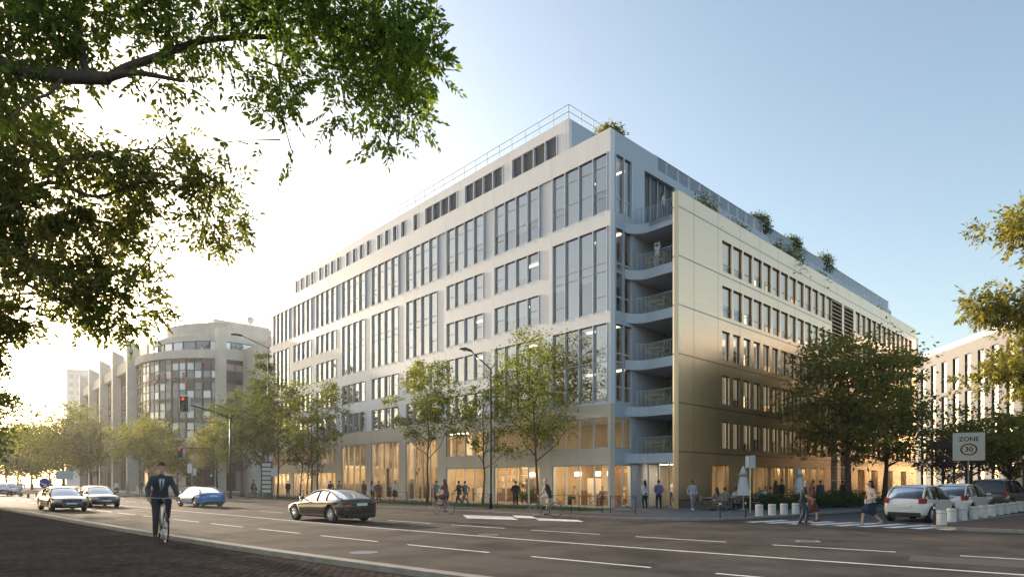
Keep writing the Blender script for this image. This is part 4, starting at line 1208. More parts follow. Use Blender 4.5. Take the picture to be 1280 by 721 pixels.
# ------------------------------------------------------------------ bicycles
def bicycle(label, loc, rz, fcol, sc=1.0, group=None, basket=False, drop=False):
    t = thing('bicycle', label, 'bicycle', loc, rz, group, sc)
    fm_ = mat('bike_' + '_'.join(str(int(c*100)) for c in fcol), fcol, .35, .3)
    for y in (-.52, .53):
        m_ = MB(); N = 28; tor = []
        for k in range(N):
            a = 2*math.pi*k/N
            for j in range(6):
                b = 2*math.pi*j/6; r_ = .335 + .017*math.cos(b)
                m_.v.append((.017*math.sin(b), r_*math.cos(a), r_*math.sin(a)))
        mi_ = m_.mi(MATS['rubber'])
        for k in range(N):
            for j in range(6): m_.f.append((k*6+j, k*6+(j+1) % 6, ((k+1) % N)*6+(j+1) % 6, ((k+1) % N)*6+j)); m_.m.append(mi_)
        w = m_.build('wheel', t, smooth=True, loc=(0, y, .352))
        m_ = MB(); m_.lathe([(.318,-.010),(.318,.010),(.300,.010),(.300,-.010),(.318,-.010)], MATS['rim'], 28, (0,0,0), 'x', cap=False)
        for k in range(14):
            a = 2*math.pi*k/14; m_.tube([(.0, 0, 0), (0, .31*math.cos(a), .31*math.sin(a))], .0022, MATS['rim'], 3, cap=False)
        m_.lathe([(.018,-.04),(.018,.04)], MATS['steel'], 8, (0,0,0), 'x'); m_.build('rim', w)
    m_ = MB(); bb = (0,-.06,.29); st = (0,-.22,.86); ht = (0,.36,.86); hb = (0,.40,.68); ra = (0,-.52,.352)
    m_.tube([bb, st], .017, fm_, 7)
    if drop: m_.tube([(0,-.15,.62), (0,.1,.60), (0,.375,.78)], .017, fm_, 7)
    else: m_.tube([(0,-.21,.82), ht], .016, fm_, 7)
    m_.tube([hb, bb], .019, fm_, 7); m_.tube([ht, hb], .02, fm_, 7)
    for s_ in (.05, -.05):
        m_.tube([(s_*.4,-.08,.29), (s_,-.52,.352)], .010, fm_, 5); m_.tube([(s_*.3,-.21,.82), (s_,-.52,.352)], .009, fm_, 5)
        m_.tube([(s_*.4,.40,.68), (s_,.44,.56), (s_,.53,.352)], .012, fm_, 6)
    m_.build('frame', t, smooth=True)
    m_ = MB(); m_.tube([(0,.36,.86), (0,.345,.98), (0,.38,1.0)], .014, MATS['steel'], 6); m_.tube([(-.29,.24,1.02), (-.2,.33,1.01), (0,.38,1.0), (.2,.33,1.01), (.29,.24,1.02)], .012, MATS['steel'], 6)
    for s_ in (1,-1): m_.tube([(s_*.29,.24,1.02), (s_*.31,.14,1.015)], .017, MATS['rubber'], 6)
    m_.build('handlebar', t, smooth=True)
    m_ = MB(); m_.tube([(0,-.22,.84), (0,-.24,.95)], .012, MATS['steel'], 6); m_.tube([(0,-.36,.965), (0,-.24,.975), (0,-.10,.962)], [.075,.055,.02], MATS['rubber'], 10, flat=.4); m_.build('saddle', t, smooth=True)
    m_ = MB(); m_.lathe([(.09,-.012),(.09,-.004)], MATS['steel'], 16, (.04,-.06,.29), 'x')
    m_.tube([(.06,-.06,.29), (.075,-.06,.12)], .009, MATS['steel'], 5); m_.tube([(-.06,-.06,.29), (-.075,-.06,.46)], .009, MATS['steel'], 5)
    m_.box(.08,.17,-.10,-.02,.105,.13, MATS['rubber']); m_.box(-.17,-.08,-.10,-.02,.45,.475, MATS['rubber']); m_.build('crank', t)
    if basket:
        m_ = MB(); m_.lathe([(.10,.80),(.15,1.02),(.14,1.02),(.09,.81)], MATS['dark_metal'], 12, (0,.56,0), 'z'); m_.build('basket', t)
    return t

# ------------------------------------------------------------------ people
SKIN = [mat('skin_a', (.50,.30,.21), .55), mat('skin_b', (.36,.20,.13), .55), mat('skin_c', (.12,.065,.04), .5)]
def cloth(c): return mat('cloth_' + '_'.join('%02d' % int(q*100) for q in c), c, .85, noise=.18, nscale=9, bump=.3, bscale=60)
def ik(a, b, l1, l2, hint):
    a, b, h = Vector(a), Vector(b), Vector(hint); d = b - a; L = min(d.length, l1 + l2 - .002); dn = d.normalized(); b2 = a + dn*L
    x = (l1*l1 - l2*l2 + L*L)/(2*L); y = math.sqrt(max(0, l1*l1 - x*x)); hp = (h - dn*h.dot(dn)).normalized()
    return a + dn*x + hp*y, b2
POSES = {
 'stand': dict(p=(0,0,.93), lean=0, f=((.10,.03,.09),(-.10,-.02,.09)), h=((.23,.07,.86),(-.23,.07,.86))),
 'hips':  dict(p=(0,0,.93), lean=0, f=((.13,.03,.09),(-.13,-.02,.09)), h=((.17,.06,1.0),(-.17,.06,1.0))),
 'walk':  dict(p=(0,0,.89), lean=4, f=((.08,.33,.10),(-.08,-.34,.17)), h=((.22,-.20,.92),(-.22,.24,.98))),
 'stroll':dict(p=(0,0,.915), lean=2, f=((.08,.20,.09),(-.08,-.22,.12)), h=((.22,-.10,.90),(-.22,.16,.92))),
 'photo': dict(p=(0,0,.93), lean=-3, f=((.10,.03,.09),(-.10,-.02,.09)), h=((.06,.20,1.55),(-.06,.20,1.55))),
 'phone': dict(p=(0,0,.93), lean=3, f=((.10,.05,.09),(-.10,-.02,.09)), h=((.06,.30,1.15),(-.08,.30,1.15))),
 'look':  dict(p=(0,0,.92), lean=8, f=((.10,.12,.09),(-.10,-.10,.09)), h=((.10,.36,1.02),(-.16,.30,.98))),
 'sit':   dict(p=(0,0,.50), lean=6, f=((.12,.42,.09),(-.12,.40,.09)), h=((.14,.36,.76),(-.14,.36,.76))),
 'cycle': dict(p=(0,-.23,1.04), lean=22, f=((.12,-.02,.20),(-.12,0,.55)), h=((.29,.20,1.05),(-.29,.20,1.05))),
 'cycle_up': dict(p=(0,-.23,1.04), lean=14, f=((.12,-.02,.20),(-.12,0,.55)), h=((.29,.20,1.05),(-.29,.20,1.05))),
}
def person(label, loc, face, pose, top, bottom, hair='short', haircol=(.03,.02,.015), skin=0, sleeves='long', kind='trousers', shoes=(.02,.02,.02), group=None, sc=1.0, fine=False,
           jacket=False, fem=False, tie=None, extra=None, headdown=0, vox=None):
    t = thing('person', label, 'person', loc, face, group, sc)
    ps = POSES[pose]; P_ = Vector(ps['p']); L = R(ps['lean']); sk = SKIN[skin]
    ax = Vector((0, math.sin(L), math.cos(L))); fw = Vector((0, math.cos(L), -math.sin(L)))
    if pose.startswith('cycle'):  pass
    wz = P_ + ax*.20; chs = P_ + ax*.40; neck = P_ + ax*.55; sw = .155 if fem else .178
    up = Vector((0, 0, 1)); hd0 = R(headdown + ps['lean']*.35)
    hax = Vector((0, math.sin(hd0), math.cos(hd0))); hf = Vector((0, math.cos(hd0), -math.sin(hd0)))
    jaw = neck + hax*.10 + hf*.045; hc = neck + hax*.165 + hf*.02; cr = neck + hax*.215 + hf*.0
    legs, arms = [], []
    for i, s_ in enumerate((1, -1)):
        hip = P_ + Vector((s_*.085, 0, -.02)); k, an = ik(hip, ps['f'][i], .43, .43, (s_*.05, 1, .1)); legs.append((hip, k, an))
        sh = chs + ax*.07 + Vector((s_*sw, 0, 0)); e, wr_ = ik(sh, ps['h'][i], .29, .26, (s_*.5, -1, -.4)); arms.append((sh, e, wr_))
    X = Vector((1, 0, 0)); c = []
    tr_ = .095 if fem else .105
    hipw = .075
    for s_ in (1, -1):
        c += [(P_ + X*s_*hipw, wz + X*s_*.05, .105, tr_*.86), (wz + X*s_*.05, chs + X*s_*.075, tr_*.86, tr_)]
    c += [(chs + X*sw*.8 + ax*.05, chs - X*sw*.8 + ax*.05, .068, .068), (chs + ax*.06, neck + hax*.07, .07, .048)]
    for hip, k, an in legs: c += [(hip, k, .088, .056), (k, an, .056, .036)]
    feet = []
    for i, (hip, k, an) in enumerate(legs):
        d = Vector((0, .15, -.035)) if an.z < .13 else Vector((0, .13, -.09)); hl = an + Vector((0, -.05, -.045)); feet.append((hl, an + d)); c += [(hl, an + d, .03, .024), (an, hl, .034, .03)]
    for j, (sh, e, w) in enumerate(arms):
        s_ = (1, -1)[j]
        c += [(sh, e, .052, .038), (e, w, .037, .026)]
        d = (w - e).normalized()
        if pose in ('phone', 'look', 'photo'): d = (d + Vector((-s_*.3, .1, .1))).normalized()
        if pose.startswith('cycle'): d = Vector((-.05*s_, .75, -.55)).normalized()
        sd = d.cross(Vector((0, 0, 1)) if abs(d.z) < .8 else Vector((0, 1, 0))).normalized(); nn = d.cross(sd).normalized()
        if nn.z > 0: nn = -nn
        if abs(d.z) >= .8: nn = Vector((-s_, .15, 0)).normalized(); sd = Vector((0, 1, 0))
        pw = .022
        for q in (-1, 0, 1): c.append((w, w + d*.08 + sd*q*pw, .020, .014))
        for q, ln in ((-1.45, .058), (-.5, .068), (.5, .064), (1.45, .05)):
            b0 = w + d*.085 + sd*q*pw; b1 = b0 + d*ln*.5 + nn*.008; b2 = b1 + (d*.55 + nn*.8).normalized()*ln*.5
            c += [(b0, b1, .0095, .009), (b1, b2, .009, .0075)]
        th = w + d*.03 + sd*pw*1.4; c += [(th, th + sd*.028 + d*.03 + nn*.01, .012, .010), (th + sd*.028 + d*.03 + nn*.01, th + sd*.022 + d*.058 + nn*.025, .010, .008)]
    # head: cranium, face, jaw, nose, ears
    c += [(hc + hax*.02 - hf*.02, cr - hf*.015, .086, .078), (hc + hf*.01, jaw, .074, .05), (jaw, jaw - hf*.03, .052, .05),
          (hc + hf*.078 + hax*.0, hc + hf*.098 - hax*.028, .010, .013), (hc + hf*.078 - hax*.058 - X*.014, hc + hf*.078 - hax*.058 + X*.014, .011, .011)]
    for s_ in (1, -1): c.append((hc + X*s_*.082 + hax*.005, hc + X*s_*.086 - hax*.025, .014, .010))
    v = vox or (.0085 if fine else .015)
    blob('body', c, sk, t, v, 2 if fine else 1)
    if fine:
        m_ = MB()
        for s_ in (1, -1): q = hc + X*s_*.031 + hf*.078 + hax*.012; m_.ball(tuple(q), .0105, MATS['eye'], 8)
        m_.build('eye', t, smooth=True)
    # clothing
    g_ = .017 if not fine else .014
    cv = .016 if not fine else .011
    c = []; low = P_ - ax*(.02 if not jacket else .12)
    for s_ in (1, -1):
        c += [(low + X*s_*hipw, wz + X*s_*.05, .108 + g_ + (.008 if jacket else 0), tr_*.86 + g_ + (.012 if jacket else 0)), (wz + X*s_*.05, chs + X*s_*.075, tr_*.86 + g_ + (.01 if jacket else 0), tr_ + g_)]
    c += [(chs + X*sw*.8 + ax*.05, chs - X*sw*.8 + ax*.05, .068 + g_, .068 + g_), (chs + ax*.05, neck + hax*.0, .075 + g_, .055 + g_*.6)]
    if sleeves != 'none':
        for sh, e, w in arms:
            if sleeves == 'long': c += [(sh, e, .052 + g_, .042 + g_), (e, e.lerp(w, .93), .041 + g_, .03 + g_)]
            else: c.append((sh, sh.lerp(e, .62), .054 + g_, .05 + g_))
    blob('jacket' if jacket else 'top', c, cloth(top), t, cv, 3)
    if kind in ('trousers', 'shorts'):
        c = [(P_ + X*.07, P_ - X*.07, .106 + g_*.9, .106 + g_*.9)]
        for hip, k, an in legs:
            if kind == 'shorts': c.append((hip, hip.lerp(k, .75), .092 + g_, .07 + g_))
            else: c += [(hip, k, .090 + g_, .060 + g_*1.1), (k, k.lerp(an, .96), .060 + g_*1.1, .040 + g_*1.2)]
        blob('trousers' if kind == 'trousers' else 'shorts', c, cloth(bottom), t, cv, 3)
    else:
        ln = .98 if kind == 'skirt' else 1.15
        c = [(P_ + X*.07 + ax*.03, P_ - X*.07 + ax*.03, .106 + g_, .106 + g_)]
        for hip, k, an in legs: 
            e_ = hip.lerp(k, ln) if ln <= 1 else k.lerp(an, ln-1); c.append((hip, e_, .10 + g_, .10 + g_)); 
        c.append((legs[0][0].lerp(legs[0][1], .5), legs[1][0].lerp(legs[1][1], .5), .12, .12)); c.append((P_, (legs[0][1]+legs[1][1])/2 + Vector((0,0,.08)), .12, .15))
        blob('skirt', c, cloth(bottom), t, .018, 3)
    c = []
    for hl, toe in feet: c += [(hl + Vector((0,0,-.002)), toe + Vector((0,.01,0)), .044, .034)]
    blob('shoe', c, cloth(shoes), t, .012, 2)
    # hair
    hm = cloth(haircol); c = [(hc + hax*.034 - hf*.030, cr - hf*.026 + hax*.006, .091, .084), (hc + hax*.0 - hf*.045, hc - hax*.045 - hf*.05, .070, .05)]
    for s_ in (1,-1): c.append((hc + X*s_*.05 + hax*.045 - hf*.01, hc + X*s_*.052 - hf*.04, .038, .035))
    c.append((cr + hf*.042 + hax*.004, cr - hf*.02 + hax*.010, .038, .064))
    if hair == 'long':
        c += [(hc - hf*.06, neck - fw*.10 + ax*.0, .075, .07), (neck - fw*.10, chs - fw*.13 - ax*.05, .07, .035)]
        for s_ in (1,-1): c.append((hc + X*s_*.07 - hf*.02, neck + X*s_*.075 - fw*.04, .035, .03))
    if hair == 'bun': c.append((hc - hf*.10 + hax*.06, hc - hf*.12 + hax*.07, .045, .04))
    blob('hair', c, hm, t, .013, 1)
    if tie is not None:
        m_ = MB(); 
        p0_ = chs + ax*.09 + fw*(.098 + g_); p1_ = wz + fw*(tr_*.86 + g_ + .022) + ax*.0
        m_.tube([p0_ + fw*.002, p0_.lerp(p1_, .5) + fw*.012, p1_], [.055, .042, .012], cloth((.62,.66,.75)), 8, flat=.25); 
        sh_ = m_.build('shirt', t, smooth=True)
        m_ = MB(); m_.tube([p0_ + fw*.02, p0_.lerp(p1_, .5) + fw*.026, p1_ + fw*.006], [.014,.022,.01], cloth(tie), 6, flat=.3); m_.build('tie', t, smooth=True)
    return t
mat('eye', (.03,.02,.02), .2)
def fc(dx, dy): return math.atan2(-dx, dy)
PV = .102
def at(px, Y, z=PV): return (G(px, Y), Y, z)
# cyclists ------------------------------------------------------------
hx, hy = .62, -.78
bicycle('white framed bicycle ridden towards the camera by a man in a suit', (-10.2, 17.9, .032), fc(hx, hy), (.45,.45,.46), 1.28, 'bicycles')
person('man in a dark grey suit and tie cycling towards the camera', (-10.2, 17.9, .032), fc(hx, hy), 'cycle', (.05,.05,.065), (.035,.035,.045), skin=0, jacket=True, tie=(.10,.12,.2), haircol=(.03,.018,.012), sc=1.26, fine=True, headdown=6)
d = (-.79,.61)
bicycle('pale bicycle with a front basket carrying the woman in the flowered dress', (G(554,33.8), 33.8, 0), fc(*d), (.45,.35,.33), 1.0, 'bicycles', basket=True, drop=True)
person('woman in a dark flowered dress cycling away along the kerb', (G(554,33.8), 33.8, 0), fc(*d), 'cycle_up', (.16,.07,.09), (.15,.07,.09), hair='long', haircol=(.12,.035,.03), kind='skirt', sleeves='short', fem=True, sc=1.03)
d = (-.88,.47)
bicycle('dark green bicycle under the woman in white trousers', (G(682,30.9), 30.9, 0), fc(*d), (.02,.10,.09), 1.08, 'bicycles', drop=True)
person('blonde woman in a black top and pale shorts cycling past the café corner', (G(682,30.9), 30.9, 0), fc(*d), 'cycle', (.02,.022,.03), (.55,.45,.38), hair='bun', haircol=(.45,.33,.18), kind='shorts', sleeves='none', fem=True, sc=1.06)
bicycle('black bicycle on the far pavement by the totem sign', (G(318,60), 60, 0.1), fc(.9,.3), (.03,.03,.03), 1.0, 'bicycles')
person('person in black riding on the far pavement by the totem sign', (G(318,60), 60, 0.1), fc(.9,.3), 'cycle_up', (.015,.015,.018), (.015,.015,.018), haircol=(.02,.015,.01))
# crossing ------------------------------------------------------------
person('man in a dark shirt and jeans looking down while crossing the side street', at(1003,25.6,0), fc(.85,-.35), 'look', (.025,.03,.04), (.025,.045,.07), haircol=(.30,.17,.07), sleeves='short', shoes=(.25,.09,.06), sc=1.06, fine=True, headdown=26)
person('companion in brown walking close behind the man on the crossing', at(1014,27.3,0), fc(.8,.1), 'stroll', (.12,.045,.03), (.10,.03,.03), hair='long', haircol=(.22,.10,.05), kind='skirt', fem=True, sc=1.0)
person('woman with long black hair and a navy skirt stepping onto the crossing', at(1089,25.5,0), fc(-1,-.12), 'walk', (.55,.42,.35), (.012,.02,.05), hair='long', haircol=(.012,.009,.008), kind='skirt', sleeves='long', shoes=(.45,.32,.25), fem=True, sc=1.06, fine=True)
b = thing('shoulder_bag', 'small pale shoulder bag at the hip of the woman on the crossing', 'bag', (G(1084,25.3), 25.3, 1.0), .2)
m_ = MB(); m_.box(-.11,.11,-.04,.04,-.12,.06, mat('bag_pale', (.6,.55,.5), .6)); m_.build('pouch', b, bevel=.02); m_ = MB(); m_.tube([(-.1,0,.05),(-.05,0,.3),(.08,.03,.42)], .008, MATS['bag_pale'], 4); m_.build('strap', b)
# pavement walkers ------------------------------------------------------
GP = 'people on the pavement by the office building'
L_ = [(360,66,'stand',(.03,.03,.035),(.02,.02,.02),'short',(-.3,.9),'person in black standing by the stone pier at the far end of the building',{}),
 (413,58,'stroll',(.05,.05,.06),(.03,.03,.03),'short',(-1,.9),'walker seen over the bronze sedan roof, nearer its windscreen',{}),
 (424,58,'stroll',(.30,.25,.2),(.03,.03,.03),'short',(-1,.9),'walker in beige seen over the middle of the bronze sedan roof',{}),
 (455,55,'stand',(.16,.10,.06),(.05,.05,.06),'short',(.6,-.6),'man in brown waiting by the tall entrance glazing, behind the sedan tail',{}),
 (465,53.5,'stand',(.50,.50,.54),(.02,.02,.03),'long',(.2,.9),'woman with long dark hair and a pale top at the tall entrance',dict(fem=True)),
 (473,53,'walk',(.12,.08,.09),(.03,.03,.04),'short',(.8,-.6),'walker in plum striding past the entrance beside the long-haired woman',{}),
 (494,52,'stand',(.60,.56,.54),(.012,.012,.015),'long',(-.2,-.9),'woman in a white top and black skirt outside the entrance doors',dict(fem=True,kind='skirt')),
 (545.5,47.5,'stroll',(.16,.26,.28),(.05,.05,.06),'short',(-.7,.7),'person in teal walking behind the woman in the flowered dress',{}),
 (574,45.5,'walk',(.03,.035,.05),(.02,.022,.03),'short',(-.8,.55),'man in a dark suit walking on the left of a pair by the window',dict(jacket=True)),
 (581.5,46,'walk',(.10,.16,.27),(.08,.12,.2),'short',(-.8,.55),'man in a blue suit walking on the right of a pair by the window',dict(jacket=True)),
 (644.5,42.0,'walk',(.012,.014,.02),(.012,.014,.02),'short',(.1,.9),'man in a black suit walking towards the café window on the lawn side',dict(jacket=True)),
 (806.5,38.2,'phone',(.55,.52,.48),(.02,.02,.025),'long',(-.1,.9),'woman in a cream top standing at the corner entrance',dict(fem=True)),
 (823.5,37.6,'hips',(.12,.11,.25),(.015,.015,.02),'short',(.15,.9),'man in a purple waistcoat looking into the corner entrance',{}),
 (865.5,36.4,'stroll',(.38,.40,.44),(.20,.21,.24),'short',(.1,-.9),'man in pale grey with white shoes outside the brass wall',dict(skin=2,shoes=(.75,.75,.75))),
]
for px,Y,po,tc,bc,hr,fd,lb,kw in L_:
    person(lb, at(px,Y), fc(*fd), po, tc, bc, hair=hr, group=GP, **kw)
# far left
GF = 'people by the far crossing'
person('person in white hurrying across by the trees at the far left', at(26,72,0), fc(-.9,.2), 'walk', (.7,.7,.72), (.45,.4,.4), group=GF, sc=1.1)
person('person in tan standing behind the oncoming black car', at(64,62,0), fc(.9,.2), 'stand', (.4,.28,.2), (.05,.05,.06), group=GF, sc=1.05)
person('woman in a white top standing beyond the oncoming cars', at(146,72,.1), fc(.2,-.9), 'stand', (.7,.66,.62), (.06,.05,.05), hair='long', fem=True, group=GF, kind='skirt')
person('pale figure in the shade beyond the cycling man, nearer the tower of glass', at(160,80,.1), fc(.4,-.9), 'stroll', (.45,.42,.40), (.3,.28,.26), group=GF)
person('dark figure waiting under the round golden tree', at(176,82,.1), fc(.4,-.9), 'stand', (.08,.07,.06), (.05,.05,.05), group=GF)
# balconies
person('person in white taking a photograph from the second highest corner balcony', (G(821.5,40.0), 40.0, 15.603), fc(-.7,-.75), 'photo', (.66,.66,.66), (.50,.50,.52), sc=.98)
person('woman in a light blouse chatting at the roof terrace railing', (G(829,39.6), 39.6, 18.61), fc(.75,-.3), 'stand', (.5,.5,.52), (.10,.12,.2), hair='long', fem=True)
person('woman in a patterned red dress on the roof terrace beside the brass wall', (G(843,39.9), 39.9, 18.61), fc(-.8,-.3), 'phone', (.32,.16,.15), (.14,.12,.14), hair='long', fem=True, kind='skirt')
# terrace ---------------------------------------------------------------
def chair(label, loc, rz, m, group, name='chair', seatm=None):
    t = thing(name, label, 'chair', loc, rz, group)
    sm2 = seatm or m
    a = MB(); a.box(-.22,.22,-.21,.21,.43,.46, sm2); a.build('seat', t, bevel=.01)
    a = MB()
    for k in range(4): a.box(-.21,.21,-.235,-.215,.56+.075*k,.61+.075*k, sm2)
    a.tube([(-.21,-.2,.44),(-.215,-.235,.9)], .012, m, 5); a.tube([(.21,-.2,.44),(.215,-.235,.9)], .012, m, 5); a.build('backrest', t)
    for sx in (-.2,.2):
        for sy in (-.19,.19): a = MB(); a.tube([(sx,sy,.43),(sx*1.08,sy*1.12,0)], .012, m, 5); a.build('leg', t)
    return t
def table(label, loc, rz, m, group, w=.38, h=.74, name='table'):
    t = thing(name, label, 'table', loc, rz, group)
    a = MB(); a.box(-w,w,-.36,.36,h-.03,h, m); a.build('tabletop', t, bevel=.008)
    for sx in (-w+.05,w-.05):
        for sy in (-.31,.31): a = MB(); a.tube([(sx,sy,h-.03),(sx,sy,0)], .016, MATS['dark_metal'], 5); a.build('leg', t)
    return t
wt_ = mat('wood_pale', (.32,.27,.22), .6, noise=.2, nscale=6)
GC, GT = 'wooden chairs on the café terrace', 'wooden tables on the café terrace'
tp_ = [(890,36.0),(912,36.6),(934,37.3),(960,38.5)]
for k, (px, Y) in enumerate(tp_):
    lb = ['wooden terrace table nearest the brass wall corner','wooden terrace table left of the closed parasol','wooden terrace table right of the closed parasol','wooden terrace table by the start of the hedge'][k]
    table(lb, at(px, Y), TH, wt_, GT, .6)
T0 = chair('wooden terrace chair on the far left, empty, near the man in pale grey', at(880, 36.2), fc(1,.2), MATS['dark_metal'], GC, seatm=wt_)
for px, Y, f_, lb in ((901,37.4,(-.3,-.9),'wooden terrace chair behind the second seated pair'),(897,35.4,(-.3,.9),'wooden terrace chair under the person in olive'),(906,36.2,(.5,.8),'wooden terrace chair under the person in khaki'),
                      (921,37.0,(.2,.9),'wooden terrace chair under the person in white by the parasol'),(945,36.2,(-.8,.3),'empty wooden terrace chair right of the parasol'),(952,37.6,(.2,.9),'wooden terrace chair under the blonde guest in blue'),
                      (959,39.2,(-.3,-.9),'wooden terrace chair under the guest in white near the hedge'),(966,38.6,(-.6,.6),'wooden terrace chair under the guest in pink')):
    dup(T0, at(px, Y), fc(*f_), lb, GC)
GS = 'guests seated on the café terrace'
for px,Y,tc,bc,hr,hc_,f_,lb,kw in (
 (897,35.4,(.16,.19,.15),(.10,.12,.12),'long',(.05,.03,.02),(-.3,.9),'guest with long dark hair in olive seated at the left terrace table',dict(fem=True)),
 (906,36.2,(.20,.21,.15),(.16,.2,.28),'short',(.03,.02,.015),(.5,.8),'guest in khaki with blue trousers seated left of the parasol',{}),
 (921,37.0,(.6,.6,.6),(.02,.02,.02),'short',(.02,.015,.01),(.2,.9),'guest in white hunched beside the closed parasol',{}),
 (952-2,37.6,(.22,.33,.45),(.03,.03,.05),'long',(.35,.22,.10),(.2,.9),'blonde guest in a light blue top seated right of the parasol',dict(fem=True)),
 (957,39.2,(.65,.66,.68),(.1,.1,.1),'long',(.02,.015,.01),(-.3,-.9),'dark haired guest in white at the end of the terrace',dict(fem=True)),
 (964,38.6,(.5,.33,.3),(.1,.1,.1),'short',(.06,.03,.02),(-.6,.6),'guest in pink at the end of the terrace by the hedge',{})):
    person(lb, at(px,Y), fc(*f_), 'sit', tc, bc, hair=hr, haircol=hc_, group=GS, **kw)
GW = 'people standing behind the hedge'
person('woman in dark red standing at the left end of the hedge', at(970,41), fc(.7,.3), 'stand', (.07,.03,.03), (.03,.03,.03), hair='long', fem=True, group=GW)
person('man in black standing beside the woman in dark red behind the hedge', at(977,41.5), fc(-.7,-.3), 'stand', (.02,.022,.025), (.02,.02,.02), group=GW, skin=1)
person('man in black behind the hedge, hidden partly by the couple crossing', at(1016,41.5), fc(-.7,.6), 'stand', (.02,.02,.02), (.02,.02,.02), group=GW)
person('man in a dark blue jacket behind the hedge, seen from behind', at(1025.5,41.8), fc(.1,.9), 'stand', (.03,.05,.07), (.02,.02,.03), group=GW, jacket=True)
person('stooping person in the shade behind the hedge near the tree trunk', at(1052,42.5), fc(.8,.2), 'look', (.05,.03,.03), (.03,.03,.03), group=GW)
def parasol(label, loc, h=2.6):
    t = thing('parasol', label, 'parasol', loc, 0, 'closed white parasols')
    pc = mat('parasol_white', (.62,.62,.63), .8, noise=.08, nscale=6)
    a = MB(); a.tube([(0,0,.04),(0,0,h)], .025, MATS['white_metal'], 8); a.build('pole', t)
    a = MB(); a.lathe([(.28,0),(.28,.05),(.05,.08)], MATS['concrete'], 16); a.build('base', t)
    a = MB(); N = 16
    prof = [(.36,.85),(.33,1.0),(.27,1.4),(.19,1.9),(.15,2.05),(.23,2.03),(.13,2.3),(.03,h)]
    for j, (r, z) in enumerate(prof):
        for k in range(N):
            an = 2*math.pi*k/N; rr = r*(1 + (.16 if k % 2 else -.14)); a.v.append((rr*math.cos(an), rr*math.sin(an), z))
    mi_ = a.mi(pc)
    for j in range(len(prof)-1):
        for k in range(N): a.f.append((j*N+k, j*N+(k+1) % N, (j+1)*N+(k+1) % N, (j+1)*N+k)); a.m.append(mi_)
    a.build('canopy', t, smooth=True)
parasol('closed white parasol standing between the terrace tables', at(929, 36.6)); parasol('closed pale parasol rising behind the hedge beside the man crossing', at(999, 41.0))
# balcony furniture and plants ------------------------------------------
GB = 'yellow chairs on the corner balconies'
yc = None
nm = ['lowest','second lowest','middle','fourth','fifth']
for i, z in enumerate(levels[:5]):
    for j, (lx, ly) in enumerate(((3.0,-1.0),(3.0,-1.85))):
        w = L2W(lx, ly, z + .005); lb = 'yellow chair on the %s corner balcony, %s' % (nm[i], ['away from the brass wall','beside the brass wall'][j])
        if yc is None: yc = chair(lb, w, TH + (0 if j else math.pi), MATS['yellow'], GB)
        else: dup(yc, w, TH + (0 if j else math.pi), lb, GB)
    bush('green potted shrub in the corner of the %s balcony' % nm[i], *L2W(3.2, -2.45, z + .004), .42, .36, 1.75, 420, MATS['leaf_green'], .15, name='potted_shrub', group='shrubs on the corner balconies')
    table('small yellow table on the %s corner balcony' % nm[i], L2W(3.0, -1.42, z + .005), TH, MATS['yellow'], 'yellow tables on the corner balconies', .22)
person('seated person with dark hair on the middle corner balcony', L2W(3.9, -1.5, 9.71), fc(-.7,-.7), 'sit', (.05,.05,.06), (.04,.04,.05))
# café interior
GI = 'café tables inside the ground floor'; k = 0
t1 = table('café table inside the corner window', L2W(1.3, 1.2, .112), TH, MATS['wood'], GI, .35)
c1_ = chair('café chair inside the corner window', L2W(1.3, 1.9, .112), TH + math.pi, MATS['wood'], 'café chairs inside the ground floor')
for ly, nm_ in ((2.9,'behind the first window mullion from the corner'),(4.3,'beside the shelves in the corner room'),(7.4,'in the second window bay from the corner'),(9.6,'at the far side of the second window bay')):
    dup(t1, L2W(1.5, ly, .112), TH, 'café table ' + nm_, GI); dup(c1_, L2W(1.5, ly+.65, .112), TH + math.pi, 'café chair ' + nm_, 'café chairs inside the ground floor')
    dup(c1_, L2W(2.1, ly-.6, .112), TH, 'café chair set back from the glass, ' + nm_, 'café chairs inside the ground floor')
pd = thing('pendant_lamp', 'white drum pendant lamp nearest the glazed corner', 'lamp', L2W(1.2, .9, 2.3), 0, 'drum pendant lamps in the café')
a = MB(); a.lathe([(.24,-.14),(.24,.14)], MATS['pendant'], 18); a.build('lamp_shade', pd, smooth=False); a = MB(); a.tube([(0,0,.14),(0,0,.85)], .008, MATS['dark_metal'], 4); a.build('cord', pd)
for ly, lb in ((2.3,'second white drum pendant lamp from the glazed corner'),(4.0,'white drum pendant lamp over the café shelves'),(8.6,'white drum pendant lamp in the second window bay')): dup(pd, L2W(1.5, ly, 2.3), 0, lb)
for ly, lb in ((8.2,'leafy house plant in the second ground floor window'),(9.1,'tall house plant beside it in the second ground floor window')):
    bush(lb, *L2W(.95, ly, .112), .45, .4, 1.5, 160, MATS['leaf_green'], .28, name='house_plant', cat='plant', group='house plants in the café window')
for (lx,ly,f_,tc,lb) in ((2.0,2.2,(-.7,-.7),(.1,.1,.12),'guest in grey seated inside the café near the corner'),(2.2,4.9,(-.7,-.2),(.55,.5,.45),'guest in cream seated inside the café near the shelves'),(1.9,8.9,(-.7,-.7),(.3,.2,.15),'guest in brown seated inside the second window bay')):
    person(lb, L2W(lx,ly,.112), fc(*f_), 'sit', tc, (.05,.05,.06), group='guests inside the café')
person('waiter in white standing inside the corner entrance', L2W(5.2,-1.2,.112), fc(-.7,-.7), 'hips', (.7,.68,.62), (.05,.05,.06))
